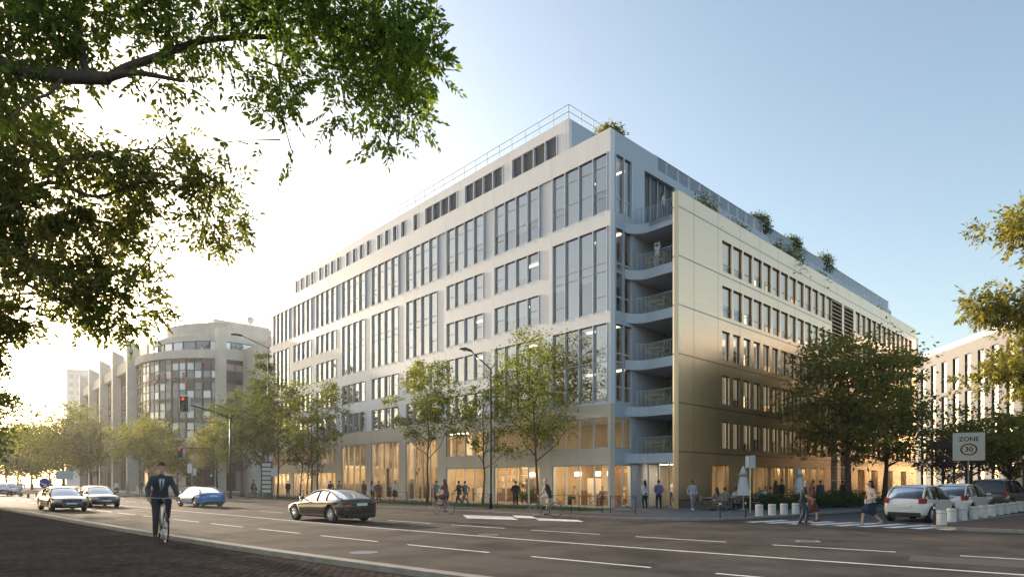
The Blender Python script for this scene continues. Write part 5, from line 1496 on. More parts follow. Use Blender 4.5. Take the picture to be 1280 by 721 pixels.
# worn patches and covers in the carriageway
mat('patch', (.034,.030,.028), .8, noise=.2, nscale=3, bump=.4, bscale=70); mat('patch_pale', (.075,.066,.058), .8, noise=.2, nscale=3, bump=.4, bscale=70)
for (px, py, L_p, W_p, m_) in ((560,700,5,1.1,'patch'),(930,668,7,.8,'patch'),(330,650,9,.9,'patch_pale'),(1130,700,3,1.3,'patch_pale'),(700,655,6,.5,'patch'),(820,708,4,.45,'patch')):
    s0_ = s_of(G(px, gy(py)), gy(py)); o0_ = (Vector((G(px, gy(py)), gy(py), 0)) - at_s(s0_)[0]).dot(Vector((-at_s(s0_)[1].y, at_s(s0_)[1].x, 0)))
    ribbon('road_patch', s0_, s0_+L_p, o0_, o0_+W_p, .0025, MATS[m_], 1.0)
mc = None
for (px, py, lb) in ((610,668,'round iron manhole cover in the middle lane below the tall street lamp'),(1010,676,'round iron manhole cover before the crossing'),(455,690,'round iron manhole cover nearest the camera')):
    Y = gy(py)
    if mc is None:
        mc = thing('manhole_cover', lb, 'manhole cover', (G(px,Y),Y,.0), 0, 'manhole covers in the avenue'); a = MB(); a.lathe([(.36,0),(.36,.006),(.33,.006),(.33,.003),(0,.003)], MATS['steel'], 24); a.build('cover', mc)
    else: dup(mc, (G(px,Y),Y,.0), 0, lb)
# bollards ----------------------------------------------------------------
def bollard_white(label, loc, group):
    t = thing('bollard', label, 'bollard', loc, .3, group)
    a = MB(); a.lathe([(.175,0),(.18,.02),(.18,.53),(.168,.56),(0,.565)], mat('bollard_white', (.66,.65,.62), .7, noise=.1, nscale=3, bump=.2), 20); a.build('body', t, smooth=False)
    a = MB(); a.lathe([(.185,.44),(.185,.47)], MATS['concrete'], 20); a.build('band', t); return t
B0 = None
for k, (px, py) in enumerate(((949,644.6),(965.2,643.8),(980,643),(994.6,642.3),(1011,641.6))):
    Y = gy(py)*(1.0)-1.6; lb = 'white concrete bollard before the hedge, %s from the left in its row of five' % ORD[k]
    if B0 is None: B0 = bollard_white(lb, (G(px,Y), Y, .10), 'white bollards before the hedge')
    else: dup(B0, (G(px,Y), Y, .10), .3, lb)
for k, (px, Y) in enumerate(((1176.8,24.0),(1189.5,25.8),(1203,26.8),(1216.7,27.8),(1228.5,28.9),(1239.5,29.9),(1249,31.2),(1258,32.2),(1267,33.6),(1275,35))):
    dup(B0, (G(px,Y), Y, .10), .3, 'white concrete bollard beside the parked cars, %s from the street corner' % ORD[k], 'white bollards beside the parked cars')
def post(label, px, Y, g_='dark metal posts at the crossing'):
    t = thing('metal_post', label, 'post', at(px, Y, .06), 0, g_)
    a = MB(); a.lathe([(.045,0),(.045,.06),(.035,.07),(.035,.84),(.03,.87),(0,.88)], MATS['dark_metal'], 12); a.build('shaft', t, smooth=False)
    a = MB(); a.lathe([(.037,.66),(.037,.74)], MATS['white_metal'], 12); a.build('band', t)
post('dark post at the near left end of the crossing', 900, 28.4); post('dark post left of the first white bollard, at the crossing', 932, 29.2); post('dark post on the corner of the brick pavement by the parked cars', 1167.9, 24.1)
# cross-braced barriers along the lawn ---------------------------------------
fb = None; s_ = s_of(-22, 52) ; kk = 0
while s_ < sCorner - 2.0:
    p, dd = at_s(s_, 13.3); ang = math.atan2(dd.y, dd.x)
    lb = 'low cross-braced pavement barrier beside the lawn, %s from the far end' % ORD[kk]
    if fb is None:
        fb = thing('barrier', lb, 'barrier', (p.x, p.y, .104), ang, 'low barriers beside the lawn')
        for x_ in (0, 1.5): a = MB(); a.tube([(x_,0,0),(x_,0,.95)], .024, MATS['dark_metal'], 6); a.build('post', fb)
        a = MB(); a.tube([(0,0,.9),(1.5,0,.9)], .013, MATS['dark_metal'], 6); a.build('rail', fb)
        a = MB(); a.tube([(0,0,.15),(1.5,0,.15)], .014, MATS['dark_metal'], 6); a.build('rail', fb)
        a = MB(); a.tube([(0,0,.15),(1.5,0,.9)], .011, MATS['dark_metal'], 5); a.tube([(0,.012,.9),(1.5,.012,.15)], .011, MATS['dark_metal'], 5); a.build('cross_brace', fb)
    else: dup(fb, (p.x, p.y, .104), ang, lb)
    s_ += 2.1; kk += 1
# street lamps -----------------------------------------------------------------
def lamp(label, loc, rz, h, arm, head=.55):
    t = thing('street_lamp', label, 'street lamp', loc, rz, 'street lamps')
    a = MB(); a.tube([(0,0,0),(0,0,.9),(0,0,.95),(0,0,h)], [.10,.10,.075,.05], MATS['dark_metal'], 12); a.build('pole', t, smooth=True)
    a = MB(); a.tube([(0,0,h-.05),(.1,0,h+.05),(arm,0,h+.95)], [.05,.045,.035], MATS['dark_metal'], 8); a.tube([(0,0,h-.02),(-.2,0,h+.22),(-.3,0,h+.42)], [.035,.03,.015], MATS['dark_metal'], 6); a.build('arm', t, smooth=True)
    a = MB(); q = head; a.tube([(arm-.1,0,h+.93),(arm+q*.25,0,h+1.0),(arm+q*.8,0,h+1.05),(arm+q*1.3,0,h+1.02),(arm+q*1.45,0,h+1.0)], [.05,q*.34,q*.42,q*.28,.03], MATS['dark_metal'], 14, flat=.32)
    ho = a.build('lamp_head', t, smooth=True)
    a = MB(); a.ball((arm+q*.75,0,h+.96), q*.3, MATS['frame_light'], 12, (1.2,.9,.28)); a.build('lens', ho, smooth=True)
lamp('tall dark street lamp before the middle of the office building', (G(613.5,37.9), 37.9, .10), hd(-.85,-.5), 8.6, 1.35)
lamp('street lamp behind the bronze sedan', (G(397,56.5), 56.5, .10), hd(-.80,-.6), 8.6, 2.0)
lamp('very tall street lamp where the corner building meets the office building', (G(335,62), 62, .10), hd(-.9,-.45), 15.1, 2.3, .8)
lamp('slender street lamp at the far left by the piers of the corner building', (G(126,95), 95, .10), hd(-.95,-.2), 12.2, 2.2, .6)
# traffic lights -----------------------------------------------------------------
sig_r = mat('signal_red', (.9,.08,.03), .4, emit=(1,.10,.03), estr=.35); sig_g = mat('signal_green', (.1,.8,.35), .4, emit=(.1,1,.45), estr=.4)
def signal(parent, c, h, on='red', back=True, rz=0):
    a = MB(); w = h*.19; a.box(c[0]-w, c[0]+w, c[1]-.12, c[1]+.12, c[2]-h*.42, c[2]+h*.42, MATS['dark_metal'])
    o = a.build('signal_head', parent, bevel=.03)
    if back: 
        a = MB(); a.prism([(c[0]-w*1.6,c[2]-h*.38),(c[0]-w*1.2,c[2]-h*.5),(c[0]+w*1.2,c[2]-h*.5),(c[0]+w*1.6,c[2]-h*.38),(c[0]+w*1.6,c[2]+h*.38),(c[0]+w*1.2,c[2]+h*.5),(c[0]-w*1.2,c[2]+h*.5),(c[0]-w*1.6,c[2]+h*.38)], c[1]+.122, c[1]+.15, MATS['white_metal'], 'y'); 
        a.build('backboard', o)
    for k, nm_ in enumerate(('red','amber','green')):
        a = MB(); m_ = sig_r if (nm_ == on == 'red') else sig_g if (nm_ == on == 'green') else MATS['screen_dark']
        a.lathe([(h*.095,-.03),(h*.095,.0)], m_, 14, (c[0], c[1]-.125, c[2]+h*(.27-.27*k)), 'y'); a.lathe([(h*.12,-.16),(h*.115,0)], MATS['dark_metal'], 14, (c[0], c[1]-.121, c[2]+h*(.27-.27*k)), 'y', cap=False)
        a.build('signal_lens', o)
tl = thing('traffic_light', 'traffic light on a long mast arm, red lamp lit, before the corner building', 'traffic light', (-27.0, 59, .10), 0, 'traffic lights')
a = MB(); a.tube([(0,0,0),(0,0,8.0)], [.14,.09], MATS['dark_metal'], 10); a.build('pole', tl, smooth=True)
a = MB(); a.tube([(0,0,7.7),(.15,-4,7.95),(.45,-8.9,8.0)], [.08,.065,.05], MATS['dark_metal'], 8); a.build('mast_arm', tl, smooth=True)
signal(tl, (.45,-9.2,7.95), 1.45, 'red')
tl = thing('traffic_light', 'traffic light post left of the trees with a green lamp above the blue car', 'traffic light', (G(266.5,60), 60, .10), 0, 'traffic lights')
a = MB(); a.tube([(0,0,0),(0,0,4.9)], [.09,.06], MATS['dark_metal'], 8); a.build('pole', tl, smooth=True)
a = MB(); a.tube([(0,0,4.85),(-2.9,-.2,4.95)], .04, MATS['dark_metal'], 6); a.build('mast_arm', tl, smooth=True)
signal(tl, (0,-.2,2.5), .95, 'green', False); signal(tl, (-3.1,-.2,4.45), 1.15, 'red', True)
def signpost(label, px, Y, h, boards, name='sign_post', r=.035, z=.1, rz=0):
    t = thing(name, label, 'sign', at(px, Y, z), rz)
    a = MB(); a.tube([(0,0,0),(0,0,h)], r, MATS['steel'], 8); a.build('pole', t)
    for (x, zz, w, hh, m_) in boards:
        a = MB(); a.box(x-w/2, x+w/2, -.07, -.045, zz-hh/2, zz+hh/2, m_); a.build('sign_board', t, bevel=.01)
    return t
wb_ = mat('board_white', (.72,.72,.70), .5)
signpost('two small white direction boards on a post beside the blue car', 240, 61, 3.4, [(-.2,2.95,.45,.9,wb_),(.3,2.6,.35,.7,wb_)])
signpost('small white board on a post in front of the trees beside the totem sign', 343, 60, 2.9, [(0,2.55,.6,.75,wb_)])
signpost('two narrow grey and white boards on a post above the terrace parasol', 938, 33.5, 3.05, [(-.19,2.75,.2,.64,wb_),(.1,2.75,.3,.7,MATS['frame_grey'])])
signpost('white rectangular board on a post above the oncoming black car', 81, 52, 2.6, [(0,2.2,1.4,.7,wb_)])
t = thing('round_sign', 'round blue sign with a white arrow left of the oncoming black car', 'sign', at(56, 50, 0))
a = MB(); a.tube([(0,0,0),(0,0,2.0)], .03, MATS['steel'], 8); a.build('pole', t)
a = MB(); a.lathe([(.42,-.06),(.42,-.045)], mat('sign_blue', (.05,.09,.5), .4), 28, (0,0,1.65), 'y'); a.build('sign_board', t)
a = MB(); a.prism([(-.28,1.72),(-.28,1.60),(.02,1.45),(-.08,1.36),(.22,1.32),(.16,1.62),(.09,1.53)], -.068, -.062, wb_, 'y'); a.build('arrow', t)
# zone sign
t = thing('zone_sign', 'square ZONE 30 speed sign on a pole above the parked cars', 'sign', at(1210.5, 40.5), hd(.93,.36) - .0)
a = MB(); a.tube([(0,0,0),(0,0,4.9)], .05, MATS['steel'], 10); a.build('pole', t)
t.rotation_euler = (0,0,-.42)
a = MB(); a.box(-.88,.88,-.10,-.07,3.05,4.88, mat('sign_cream', (.82,.76,.62), .5)); bd = a.build('sign_board', t, bevel=.02)
text_mesh('lettering', 'ZONE', .40, MATS['dark_metal'], bd, (0,-.104,4.45), (math.pi/2,0,0), .004)
a = MB(); N = 32
for r0_, r1_ in ((.37,.48),):
    for k in range(N):
        a0_, a1_ = 2*math.pi*k/N, 2*math.pi*(k+1)/N
        a.face([(r0_*math.cos(a0_),-.106,3.78+r0_*.82*math.sin(a0_)),(r1_*math.cos(a0_),-.106,3.78+r1_*.82*math.sin(a0_)),(r1_*math.cos(a1_),-.106,3.78+r1_*.82*math.sin(a1_)),(r0_*math.cos(a1_),-.106,3.78+r0_*.82*math.sin(a1_))], mat('ring_red', (.45,.06,.03), .5))
a.build('red_ring', bd)
text_mesh('number', '30', .44, MATS['dark_metal'], bd, (0,-.104,3.78), (math.pi/2,0,0), .006)
# totem with list of white plates
t = thing('totem_sign', 'dark totem with a column of white name plates at the end of the office building', 'sign', at(333.5, 62), .15)
a = MB(); a.box(-.55,.55,-.1,.1,0,3.7, MATS['screen_dark']); a.build('panel', t)
for k in range(7): a = MB(); a.box(-.42,.42,-.125,-.103,.55+.44*k,.86+.44*k, wb_); a.build('plate', t)
# far low posts/benches near the far crossing
for k in range(3):
    t = thing('bench', ['low wooden bench at the far left under the trees','low wooden bench nearest the blue round sign','low wooden bench behind the oncoming cars'][k], 'bench', at((36,46,128)[k], (70,64,78)[k], .05), .3, 'benches by the far crossing')
    a = MB(); a.box(-.9,.9,-.2,.2,.42,.48, MATS['wood']); a.build('seat', t)
    for x_ in (-.75,.75): a = MB(); a.box(x_-.04,x_+.04,-.18,.18,0,.42, MATS['dark_metal']); a.build('leg', t)
# trees ---------------------------------------------------------------------------
GTs = 'young street trees along the lawn'
def stree(label, px, Y, h, r, clear, n, lm, group=GTs, leaf=.2, **kw):
    kk_ = 1.2 if lm == 'leaf_street' else 1.35
    return tree(label, G(px, Y), Y, h, r, clear, int(n*(1.65 if lm == 'leaf_street' else 1.3)), MATS[lm], group=group, z=.1, leaf=leaf*kk_, **kw)
stree('slender leafy street tree left of the tall lamp, over the cycling woman in the dress', 534, 46.5, 11.0, 2.5, 3.6, 3800, 'leaf_street', leaf=.19, sparse=.6, seed=1, tr=.09, limbs=15)
stree('tallest street tree, right of the tall lamp before the glazed corner bay', 672.5, 41.5, 11.4, 3.1, 3.3, 5200, 'leaf_street', leaf=.18, sparse=.6, seed=2, tr=.10, limbs=17, bark=MATS['bark_red'])
stree('smaller street tree directly left of the tall lamp pole', 603, 43, 9.0, 2.5, 2.8, 2300, 'leaf_street', leaf=.18, sparse=.5, seed=3, tr=.08, limbs=14)
stree('street tree behind the bronze sedan and the second lamp', 389, 54, 10.4, 3.0, 3.2, 3400, 'leaf_street', leaf=.20, sparse=.6, seed=4, tr=.10, limbs=14)
stree('street tree at the far corner of the office building', 347, 58.5, 11.6, 2.2, 3.2, 3200, 'leaf_green', leaf=.22, sparse=.6, seed=5, tr=.10, limbs=13)
stree('small reddish tree behind the front of the bronze sedan', 375, 60, 6.0, 1.6, 1.8, 700, 'leaf_pink', leaf=.18, sparse=.5, seed=6, tr=.07, limbs=10, group='small trees by the office building')
stree('small reddish tree between the totem and the second lamp', 384, 62, 6.6, 1.8, 2.0, 700, 'leaf_pink', leaf=.18, sparse=.5, seed=16, tr=.07, limbs=10, group='small trees by the office building')
GL = 'trees by the traffic lights'
stree('tall narrow tree rising to the cornice beside the office building end', 327, 68, 16.0, 2.0, 5.0, 3400, 'leaf_green', GL, leaf=.26, seed=7, narrow=.75, tr=.14)
stree('bushy green tree behind the totem and the rider in black', 303, 66, 11.2, 3.9, 3.0, 5000, 'leaf_green', GL, leaf=.26, seed=8, tr=.16)
stree('low green tree above the blue car', 270, 72, 9.0, 3.2, 2.8, 3000, 'leaf_dark', GL, leaf=.26, seed=9, tr=.15)
stree('green tree between the tall narrow one and the far lamp pole', 332, 72, 11.5, 2.8, 2.8, 3000, 'leaf_dark', GL, leaf=.26, seed=19, tr=.15)
stree('round golden tree before the piers of the corner building', 188, 84, 9.9, 4.9, 2.4, 5600, 'leaf_gold', 'trees at the far left', leaf=.30, seed=10, tr=.18)
stree('small dark tree between the golden tree and the blue car', 222, 88, 7.5, 3.0, 1.8, 2600, 'leaf_dark', 'trees at the far left', leaf=.28, seed=20, tr=.15)
stree('biggest tree at the far left, behind the oncoming cars', 80, 104, 14.2, 6.8, 2.6, 9500, 'leaf_gold', 'trees at the far left', leaf=.34, seed=11, tr=.25)
stree('tree leaning against the pale piers right of the biggest far-left tree', 114, 98, 11.8, 3.6, 2.4, 4000, 'leaf_gold', 'trees at the far left', leaf=.32, seed=12, tr=.2)
stree('hazy tree left of the biggest one at the far left', 40, 125, 12.8, 6.0, 2.2, 4500, 'leaf_green', 'trees at the far left', leaf=.42, seed=13, tr=.22)
stree('hazy tree at the far left edge beside the far parked cars', 8, 118, 10.5, 6.0, 2.0, 4500, 'leaf_green', 'trees at the far left', leaf=.42, seed=14, tr=.22)
stree('farthest hazy tree closing the avenue at the left', 22, 165, 15.5, 9, 2, 4500, 'leaf_green', 'trees at the far left', leaf=.6, seed=15, tr=.25)
stree('farthest pale tree behind the biggest one at the left', 62, 175, 15.5, 10, 2, 4500, 'leaf_green', 'trees at the far left', leaf=.6, seed=25, tr=.25)
stree('large dark tree with a reddish trunk over the hedge, before the brass wing', 1060, 44.5, 12.0, 4.5, 3.4, 9000, 'leaf_dark', 'large trees on the side street', leaf=.25, seed=21, tr=.24, limbs=18, bark=MATS['bark_red'])
stree('second dark tree behind the large one, at the end of the brass wing', 1106, 53, 12.2, 3.6, 3.2, 6000, 'leaf_dark', 'large trees on the side street', leaf=.27, seed=22, tr=.22, limbs=16)
stree('dark tree behind the ZONE 30 sign', 1212, 56, 8.4, 4.4, 2.4, 5600, 'leaf_dark', 'trees on the side street right', leaf=.26, seed=23, tr=.2, limbs=15)
stree('dark tree at the right edge behind the off-road car', 1266, 50, 7.4, 3.2, 2.0, 3500, 'leaf_dark', 'trees on the side street right', leaf=.25, seed=24, tr=.2, limbs=14)
stree('small pinkish tree left of the ZONE 30 sign', 1178, 47, 5.0, 2.0, 1.5, 3200, 'leaf_pink', 'trees on the side street right', leaf=.15, seed=26, tr=.1, limbs=12)
for (x_,y_,h__,r__,lb) in ((-37.5,38,11.5,5.0,'unseen tree added beyond the left edge for shade, nearest the kerb bend'),(-47.5,50,13,5.2,'unseen tree added beyond the left edge for shade, farther along'),(-31,27,9.5,3.8,'unseen tree added beyond the left edge for shade, closest to the camera')):
    tree(lb, x_, y_, h__, r__, 1.7, 15000, MATS['leaf_green'], group='unseen trees added beyond the left edge for shade', leaf=.34, z=.1, tr=.2, seed=31)  # out of view, added to cast shade over the near pavement
for (x_,y_,h__,r__,lb) in ((34,27,13,5.5,'dense tree added beyond the right edge for brass reflections, nearest the side street'),(42,33,14,6,'dense tree added beyond the right edge for brass reflections, farther up the side street'),(40,24,13.5,5.5,'dense tree added beyond the right edge for brass reflections, nearer the avenue'),(31,20,12.5,4.8,'dense tree added beyond the right edge for brass reflections, closest to the avenue kerb')):
    tree(lb, x_, y_, h__, r__, 1.8, 9000, MATS['leaf_dark'], group='unseen trees added beyond the right edge for reflections', leaf=.42, z=.1, tr=.22, seed=32)  # out of view, added so the brass wall reflects something dark
# hedge -----------------------------------------------------------------------------
h_ = thing('hedge', 'dark green planting bed of dense shrubs between the terrace and the side street', 'hedge', (0,0,.1))
C = []
a_ = Vector((14.9, 36.0, 0)); b_ = Vector((24.6, 41.0, 0)); nn_ = Vector((-.46,.89,0))
for k in range(160):
    f = random.random(); o_ = random.uniform(0, 2.4); p = a_.lerp(b_, f) + nn_*o_; hh = random.uniform(.5, 1.28)*(.75+.25*math.sin(f*17))
    C.append(np.array([p.x, p.y, 0]) + np.column_stack([RNG.normal(size=110)*.33, RNG.normal(size=110)*.33, RNG.uniform(.02, 1, size=110)**.7*hh]))
C = np.concatenate(C); leafobj('foliage', C, .13, MATS['leaf_hedge'], h_, droop=-.25)
a = MB()
for k in range(60):
    p = a_.lerp(b_, random.random()) + nn_*random.uniform(.1, 2.2); a.tube([(p.x,p.y,0),(p.x+random.uniform(-.2,.2),p.y+random.uniform(-.2,.2),random.uniform(.5,1.0))], [.015,.005], MATS['bark'], 4)
a.build('stem', h_)
# roof plants ---------------------------------------------------------------------
GR = 'shrubs on the roof terraces'
for lx, ly, z, rx, h, n, lb in ((1.25,.95,23.46,.8,1.8,520,'dark bush on the roof above the glazed corner'),(6.2,-1.2,18.61,.7,3.6,0,''),
    (wx0+5.3,-1.6,18.61,1.1,2.9,620,'shrub on the terrace nearest the brass wall corner, first of the roof plants'),(wx0+7.2,-2.0,18.61,1.0,1.9,420,'low shrub just right of the nearest terrace plant'),(wx0+10.2,-1.6,18.61,1.0,2.6,520,'second clump of terrace shrubs along the brass wall'),
    (wx0+18.2,-1.8,18.61,1.7,3.0,760,'third and widest clump of terrace shrubs along the brass wall'),(wx0+19.6,.9,23.46,1.0,2.1,500,'shrub on the upper roof behind the widest terrace clump'),(wx0+24.0,-1.8,18.61,1.4,2.2,520,'fourth clump of terrace shrubs along the brass wall'),
    (wx0+26.4,.9,23.46,1.0,2.0,450,'shrub on the upper roof behind the fourth terrace clump'),(wx0+34.5,.9,23.46,1.0,2.2,450,'shrub on the upper roof towards the far end'),(wx0+41,-1.8,18.61,1.5,2.3,450,'last terrace shrub at the far end of the brass wall')):
    if n: bush(lb, *L2W(lx, ly, z), rx, rx*.7, h*1.15, int(n*6), MATS['leaf_dark'] if 'upper' not in lb else MATS['leaf_green'], .2, group=GR)
bush('dry grey plant behind the glass balustrade above the roof terrace', *L2W(5.0, .7, 22.6+.86), .9, .3, 1.1, 420, MATS['leaf_pink'], .13, group=GR)
# ------------------------------------------------------------------ foreground trees with overhanging boughs
def spray_leaves(C, D, L=.30, leaf=.085):
    """compound leaves: at each centre a rachis with paired leaflets; returns positions, directions, sizes"""
    P_, Q_, S_ = [], [], []
    N = len(C); D = D/np.linalg.norm(D, axis=1, keepdims=True)
    u = RNG.normal(size=(N,3)); s = np.cross(D, u); s /= np.linalg.norm(s, axis=1, keepdims=True)
    for j in range(4):
        for sg in (1, -1):
            P_.append(C + D*L*(.15 + .22*j)); Q_.append(D*.55 + s*sg*.85 + np.array([0,0,-.18])); S_.append(np.full(N, leaf))
    P_.append(C + D*L); Q_.append(D + np.array([0,0,-.15])); S_.append(np.full(N, leaf*1.1))
    A_ = [np.full(N, 1.0)]*9 + [np.full(N, .06)]
    P_.append(C); Q_.append(D); S_.append(np.full(N, L))
    return np.concatenate(P_), np.concatenate(Q_), np.concatenate(S_), np.concatenate(A_)
def fore(label, base, trunk_pts, trunk_r, boughs, blobs, Y0, lm, dens, L, leaf, group='trees overhanging the foreground', seed=1, dy=1.2, twig=.012):
    rg = np.random.default_rng(seed)
    t = thing('tree', label, 'tree', base, 0, group); bx_, by_, bz_ = base
    def loc(p): return (p[0]-bx_, p[1]-by_, p[2]-bz_)
    a = MB(); a.tube([loc(p) for p in trunk_pts], trunk_r, MATS['bark'], 14); a.build('trunk', t, smooth=True)
    allp = []
    a = MB()
    for pts, rr in boughs:
        W_ = [Vector(loc((G(px,Y),Y,Z(py,Y)))) for px,py,Y in pts]
        # smooth
        Q = []; 
        for i in range(len(W_)-1):
            p0, p1, p2, p3 = W_[max(i-1,0)], W_[i], W_[i+1], W_[min(i+2,len(W_)-1)]
            for k in range(5):
                tt = k/5; Q.append(.5*((2*p1)+(p2-p0)*tt+(2*p0-5*p1+4*p2-p3)*tt*tt+(3*p1-p0-3*p2+p3)*tt**3))
        Q.append(W_[-1]); n = len(Q)
        rads = [rr[0]+(rr[1]-rr[0])*k/(n-1) for k in range(n)]
        a.tube(Q, rads, MATS['bark'], 9); allp += Q
    C, D = [], []
    tw = a
    for (px,py,rx,ry,dn,*yy) in blobs:
        Yc = yy[0] if yy else Y0; c = Vector(loc((G(px,Yc),Yc,Z(py,Yc)))); sx = rx/F*Yc; sz = ry/F*Yc
        n = int(dens*dn*rx*ry/100); rx *= .8; ry *= .8; sx *= .8; sz *= .8
        near = min(allp, key=lambda q: (q-c).length)
        cs = []
        K = max(2, n//15)
        for k in range(K):
            v = rg.normal(size=3); v /= np.linalg.norm(v); q = rg.uniform()**.45
            e = c + Vector((v[0]*sx*q, v[1]*dy*.9*q, v[2]*sz*q)); cs.append(e)
            st_ = near.lerp(c, rg.uniform(.0,.7)); md_ = st_.lerp(e, .5) + Vector((0,0,rg.uniform(-.05,.15)))
            tw.tube([st_, md_, e], [twig, twig*.6, twig*.3], MATS['bark'], 4, cap=False)
            m_ = n//K; off_ = rg.normal(size=(m_,3)); pp = np.array(e) + off_*.085*(L/.3)
            C.append(pp); dd = pp - np.array(near.lerp(c,.3)); dd /= (np.linalg.norm(dd,axis=1,keepdims=True)+1e-6); D.append(dd*.5 + off_*.7 + np.array([.1,0,-.3]))
    tw.build('bough', t, smooth=True)
    C = np.concatenate(C); D = np.concatenate(D); P_, Q_, S_, A__ = spray_leaves(C, D, L, leaf)
    leafobj('crown', P_, S_, lm, t, aspect=np.where(A__ > .5, RNG.uniform(.36, .56, size=len(A__)), .05), dirs=Q_)
    return t
Y1 = 9.6
B1 = [((( -135,60,10.2),(-40,72,9.8),(20,86,9.6),(70,95,9.6),(135,98,9.6)),(.125,.095)),
      (((135,98,9.6),(160,84,9.6),(200,70,9.7),(250,52,9.9),(300,47,10.0),(360,46,10.2),(430,42,10.4),(500,60,10.5),(540,80,10.5)),(.07,.015)),
      (((135,98,9.6),(165,91,9.4),(195,95,9.3),(230,102,9.2)),(.06,.02)),
      (((80,97,9.6),(60,118,9.3),(40,125,9.2),(10,150,9.0)),(.03,.012)),
      (((300,47,10.0),(320,20,10.3),(325,-30,10.6)),(.04,.02)),(((110,97,9.6),(100,50,9.9),(90,-30,10.3)),(.06,.03)),
      (((360,46,10.2),(350,90,10.0),(352,140,9.9),(365,190,9.8)),(.018,.006)),(((470,50,10.4),(490,100,10.4),(500,150,10.3),(495,190,10.2)),(.022,.006)),
      (((420,42,10.4),(425,90,10.2),(430,130,10.1)),(.02,.006))]
blobs1 = [(20,30,70,60,1.3),(90,30,70,50,1.2),(170,15,60,40,1.1),(230,25,55,35,1.0),(290,15,55,35,1.0),(350,25,50,40,1.0),(400,30,50,45,1.1),(450,45,50,50,1.2),(495,50,50,45,1.2),(522,60,26,52,.9),
  (10,115,50,45,1.2),(55,60,40,25,1.0),(200,95,30,16,.9),(225,105,22,18,.9),(320,70,35,30,.9),(345,110,16,35,.8),(352,150,18,25,.7),(368,190,14,14,.8),(312,150,12,12,.5),
  (430,95,38,38,1.15),(432,128,26,16,.9),(480,100,35,40,1.2),(508,110,36,38,1.2),(500,150,24,26,1.2),(488,180,17,18,1.3),(530,95,20,30,.8),(552,20,25,14,.25),(280,70,25,20,.5),(470,120,25,20,.8),(385,80,30,25,.8),
  (0,-30,90,40,1.1),(140,-35,100,35,1.0),(280,-35,100,35,1.0),(420,-30,80,30,1.0),(240,150,12,10,.4),(282,184,11,9,.7),(205,140,14,10,.4),(300,95,18,16,.5),(-70,60,60,90,1.0),(-60,-20,60,60,1.0)]
fore('broad tree whose dark bough and feathery leaves hang across the top left', (-9.9, 10.4, 0), [(-9.9,10.4,0),(-9.95,10.4,1.5),(-9.8,10.35,4),(-9.9,10.3,7),(-10.0,10.2,8.9)], [.34,.27,.24,.22,.2], B1, blobs1, Y1, MATS['leaf_near'], 4.3, .34, .12, seed=3, dy=.9)
Y2 = 15.5
B2 = [(((-240,330,15.5),(-120,290,15.4),(0,262,15.3),(60,228,15.2),(120,246,15.0),(180,228,15.3),(250,240,15.2)),(.09,.02)),(((-150,330,15.5),(-40,372,15.4),(20,352,15.2),(80,376,15.4),(150,360,15.4)),(.07,.02)),
      (((-120,280,15.4),(-20,212,15.3),(30,178,15.3),(80,200,15.3),(140,190,15.3),(215,185,15.3)),(.06,.015)),(((150,360,15.4),(180,330,15.4),(200,300,15.4)),(.03,.012))]
blobs2 = [(20,180,50,45,1.2),(75,205,50,35,1.1),(130,215,45,40,1.0),(165,240,35,30,1.0),(205,200,24,22,.55),(240,215,26,14,.5),(258,245,35,28,1.25),(262,275,28,24,1.1),(290,238,20,14,.9),(300,285,10,8,.4),(225,320,18,10,.12),
  (20,250,55,50,1.25),(80,270,50,40,1.15),(130,275,35,30,.9),(170,265,22,22,.6),(20,320,50,45,1.25),(70,345,50,38,1.2),(120,345,42,30,1.1),(160,345,28,28,.8),(165,300,22,22,.6),(100,385,50,18,1.1),(150,390,32,22,1.0),(180,385,18,20,.8),(40,385,40,22,.9),
  (10,410,28,34,.9),(5,455,14,26,.9),(128,424,15,10,.8),(190,355,14,18,.6),(-60,250,70,90,1.2),(-60,380,70,70,1.1),(60,150,40,22,.6),(200,160,20,10,.3),(235,160,16,10,.35)]
fore('leafy tree at the left edge whose lower boughs reach towards the corner building', (-18.6, 15.6, 0), [(-18.6,15.6,0),(-18.5,15.6,2),(-18.3,15.5,5),(-18.2,15.5,7.5),(-18.0,15.5,9)], [.4,.33,.3,.26,.2], B2, blobs2, Y2, MATS['leaf_far'], 8.2, .46, .17, seed=5, dy=1.8, twig=.016)
Y3 = 22
B3 = [(((1400,330,22),(1340,300,22),(1290,285,22),(1250,282,22)),(.10,.02)),(((1400,400,22),(1330,385,22),(1270,375,22),(1222,372,22)),(.10,.02)),(((1400,480,22),(1330,470,22),(1270,462,22),(1225,470,22)),(.09,.02))]
blobs3 = [(1262,275,22,12,1.2),(1275,298,14,18,1.1),(1285,270,20,20,1.1),(1245,380,30,14,1.3),(1268,390,18,18,1.2),(1225,376,14,8,1.0),(1278,372,20,12,1.2),(1240,466,26,10,1.3),(1265,455,22,14,1.3),(1280,475,16,20,1.0),(1218,474,8,5,1.0),(1272,420,8,10,.4),(1330,300,50,50,1.0),(1330,400,50,50,1.0),(1340,470,60,40,1.0)]
fore('tree beyond the right edge reaching in with pale yellow-green sprays', (23.4, 22.6, .1), [(23.4,22.6,0),(23.3,22.5,3),(22.6,22.2,7),(21.9,22,9.5),(21.8,22,12)], [.26,.2,.18,.14,.08], B3, blobs3, Y3, MATS['leaf_yellow'], 26, .42, .17, seed=8, dy=1.2, twig=.014)

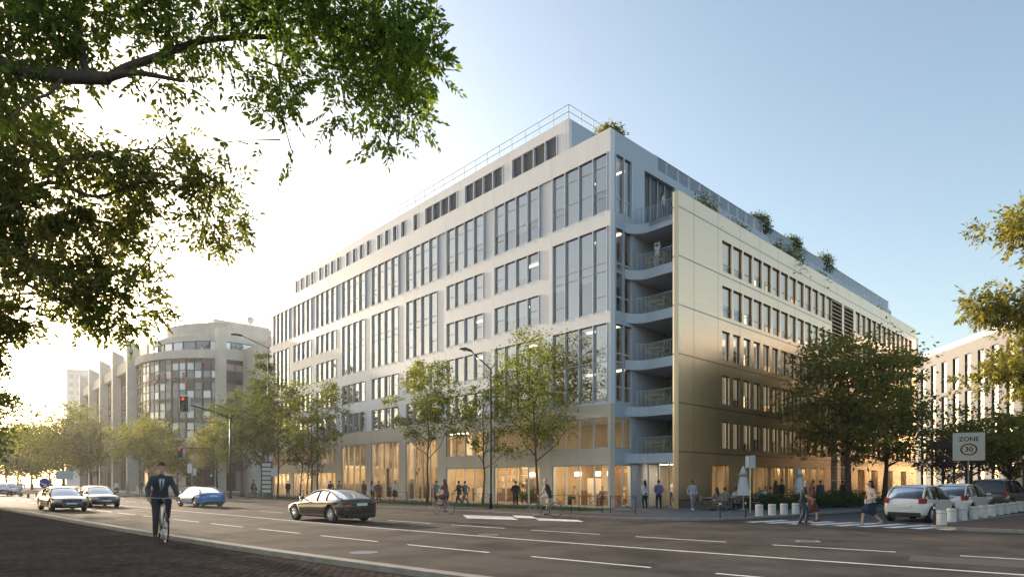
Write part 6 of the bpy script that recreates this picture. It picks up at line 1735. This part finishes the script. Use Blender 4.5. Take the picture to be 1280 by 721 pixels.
# ------------------------------------------------------------------ camera, light, air
cam = bpy.data.cameras.new('camera'); co = bpy.data.objects.new('camera', cam); COL.objects.link(co); S.camera = co
co.location = (0, 0, 1.8); co.rotation_euler = (math.pi/2, 0, 0); cam.sensor_width = 36; cam.lens = 36*769/1280; cam.shift_y = (601 - 360.5)/1280; cam.clip_end = 2000; cam.clip_start = .1
SAZ, SEL = 46.0, 13.0     # degrees left of the view axis, elevation
sd_ = Vector((-math.sin(R(SAZ))*math.cos(R(SEL)), math.cos(R(SAZ))*math.cos(R(SEL)), math.sin(R(SEL))))
sun = bpy.data.lights.new('sun', 'SUN'); so = bpy.data.objects.new('sun', sun); COL.objects.link(so); sun.energy = SUN_E; sun.angle = R(.6); sun.color = (1, .82, .62)
so.rotation_euler = (-sd_).to_track_quat('-Z', 'Y').to_euler(); so.location = (-40, 40, 60)
w = bpy.data.worlds.new('World'); S.world = w; w.use_nodes = True; nt = w.node_tree; bg = nt.nodes['Background']
sk = nt.nodes.new('ShaderNodeTexSky'); sk.sky_type = 'NISHITA'; sk.sun_disc = False; sk.sun_elevation = R(SEL); sk.sun_rotation = R(-SAZ); sk.air_density = 1.0; sk.dust_density = DUST; sk.ozone_density = OZ; sk.altitude = 50
tn = nt.nodes.new('ShaderNodeVectorMath'); tn.operation = 'MULTIPLY'; tn.inputs[1].default_value = (1.09,1.045,.965); nt.links.new(sk.outputs[0], tn.inputs[0]); nt.links.new(tn.outputs[0], bg.inputs[0]); bg.inputs[1].default_value = SKY_E
if HAZE:
    hz = MB(); hm_ = bpy.data.materials.new('haze'); hm_.use_nodes = True; nt = hm_.node_tree; nt.nodes.remove(nt.nodes['Principled BSDF'])
    pv = nt.nodes.new('ShaderNodeVolumePrincipled'); pv.inputs['Color'].default_value = (.93,.92,.92,1); pv.inputs['Density'].default_value = HAZE; pv.inputs['Anisotropy'].default_value = .62
    nt.links.new(pv.outputs[0], nt.nodes['Material Output'].inputs['Volume'])
    hz.box(-425, 335, -125, 425, -1.1, 46, hm_); ho = hz.build('haze'); ho['kind'] = 'stuff'; ho['label'] = 'thin bright evening haze over the avenue'; ho['category'] = 'haze'
S.view_settings.view_transform = 'Standard'; S.view_settings.look = 'None'; S.view_settings.exposure = EXPO; S.view_settings.gamma = 1
c_ = S.cycles; c_.use_denoising = True; c_.max_bounces = 7; c_.diffuse_bounces = 3; c_.glossy_bounces = 3; c_.transmission_bounces = 4; c_.transparent_max_bounces = 10; c_.volume_bounces = 0; c_.caustics_reflective = False; c_.caustics_refractive = False
c_.sample_clamp_indirect = 4

for o in list(bpy.data.objects):
    l = o.get('label')
    if l and not 4 <= len(l.split()) <= 16: print('LABEL', len(l.split()), l)
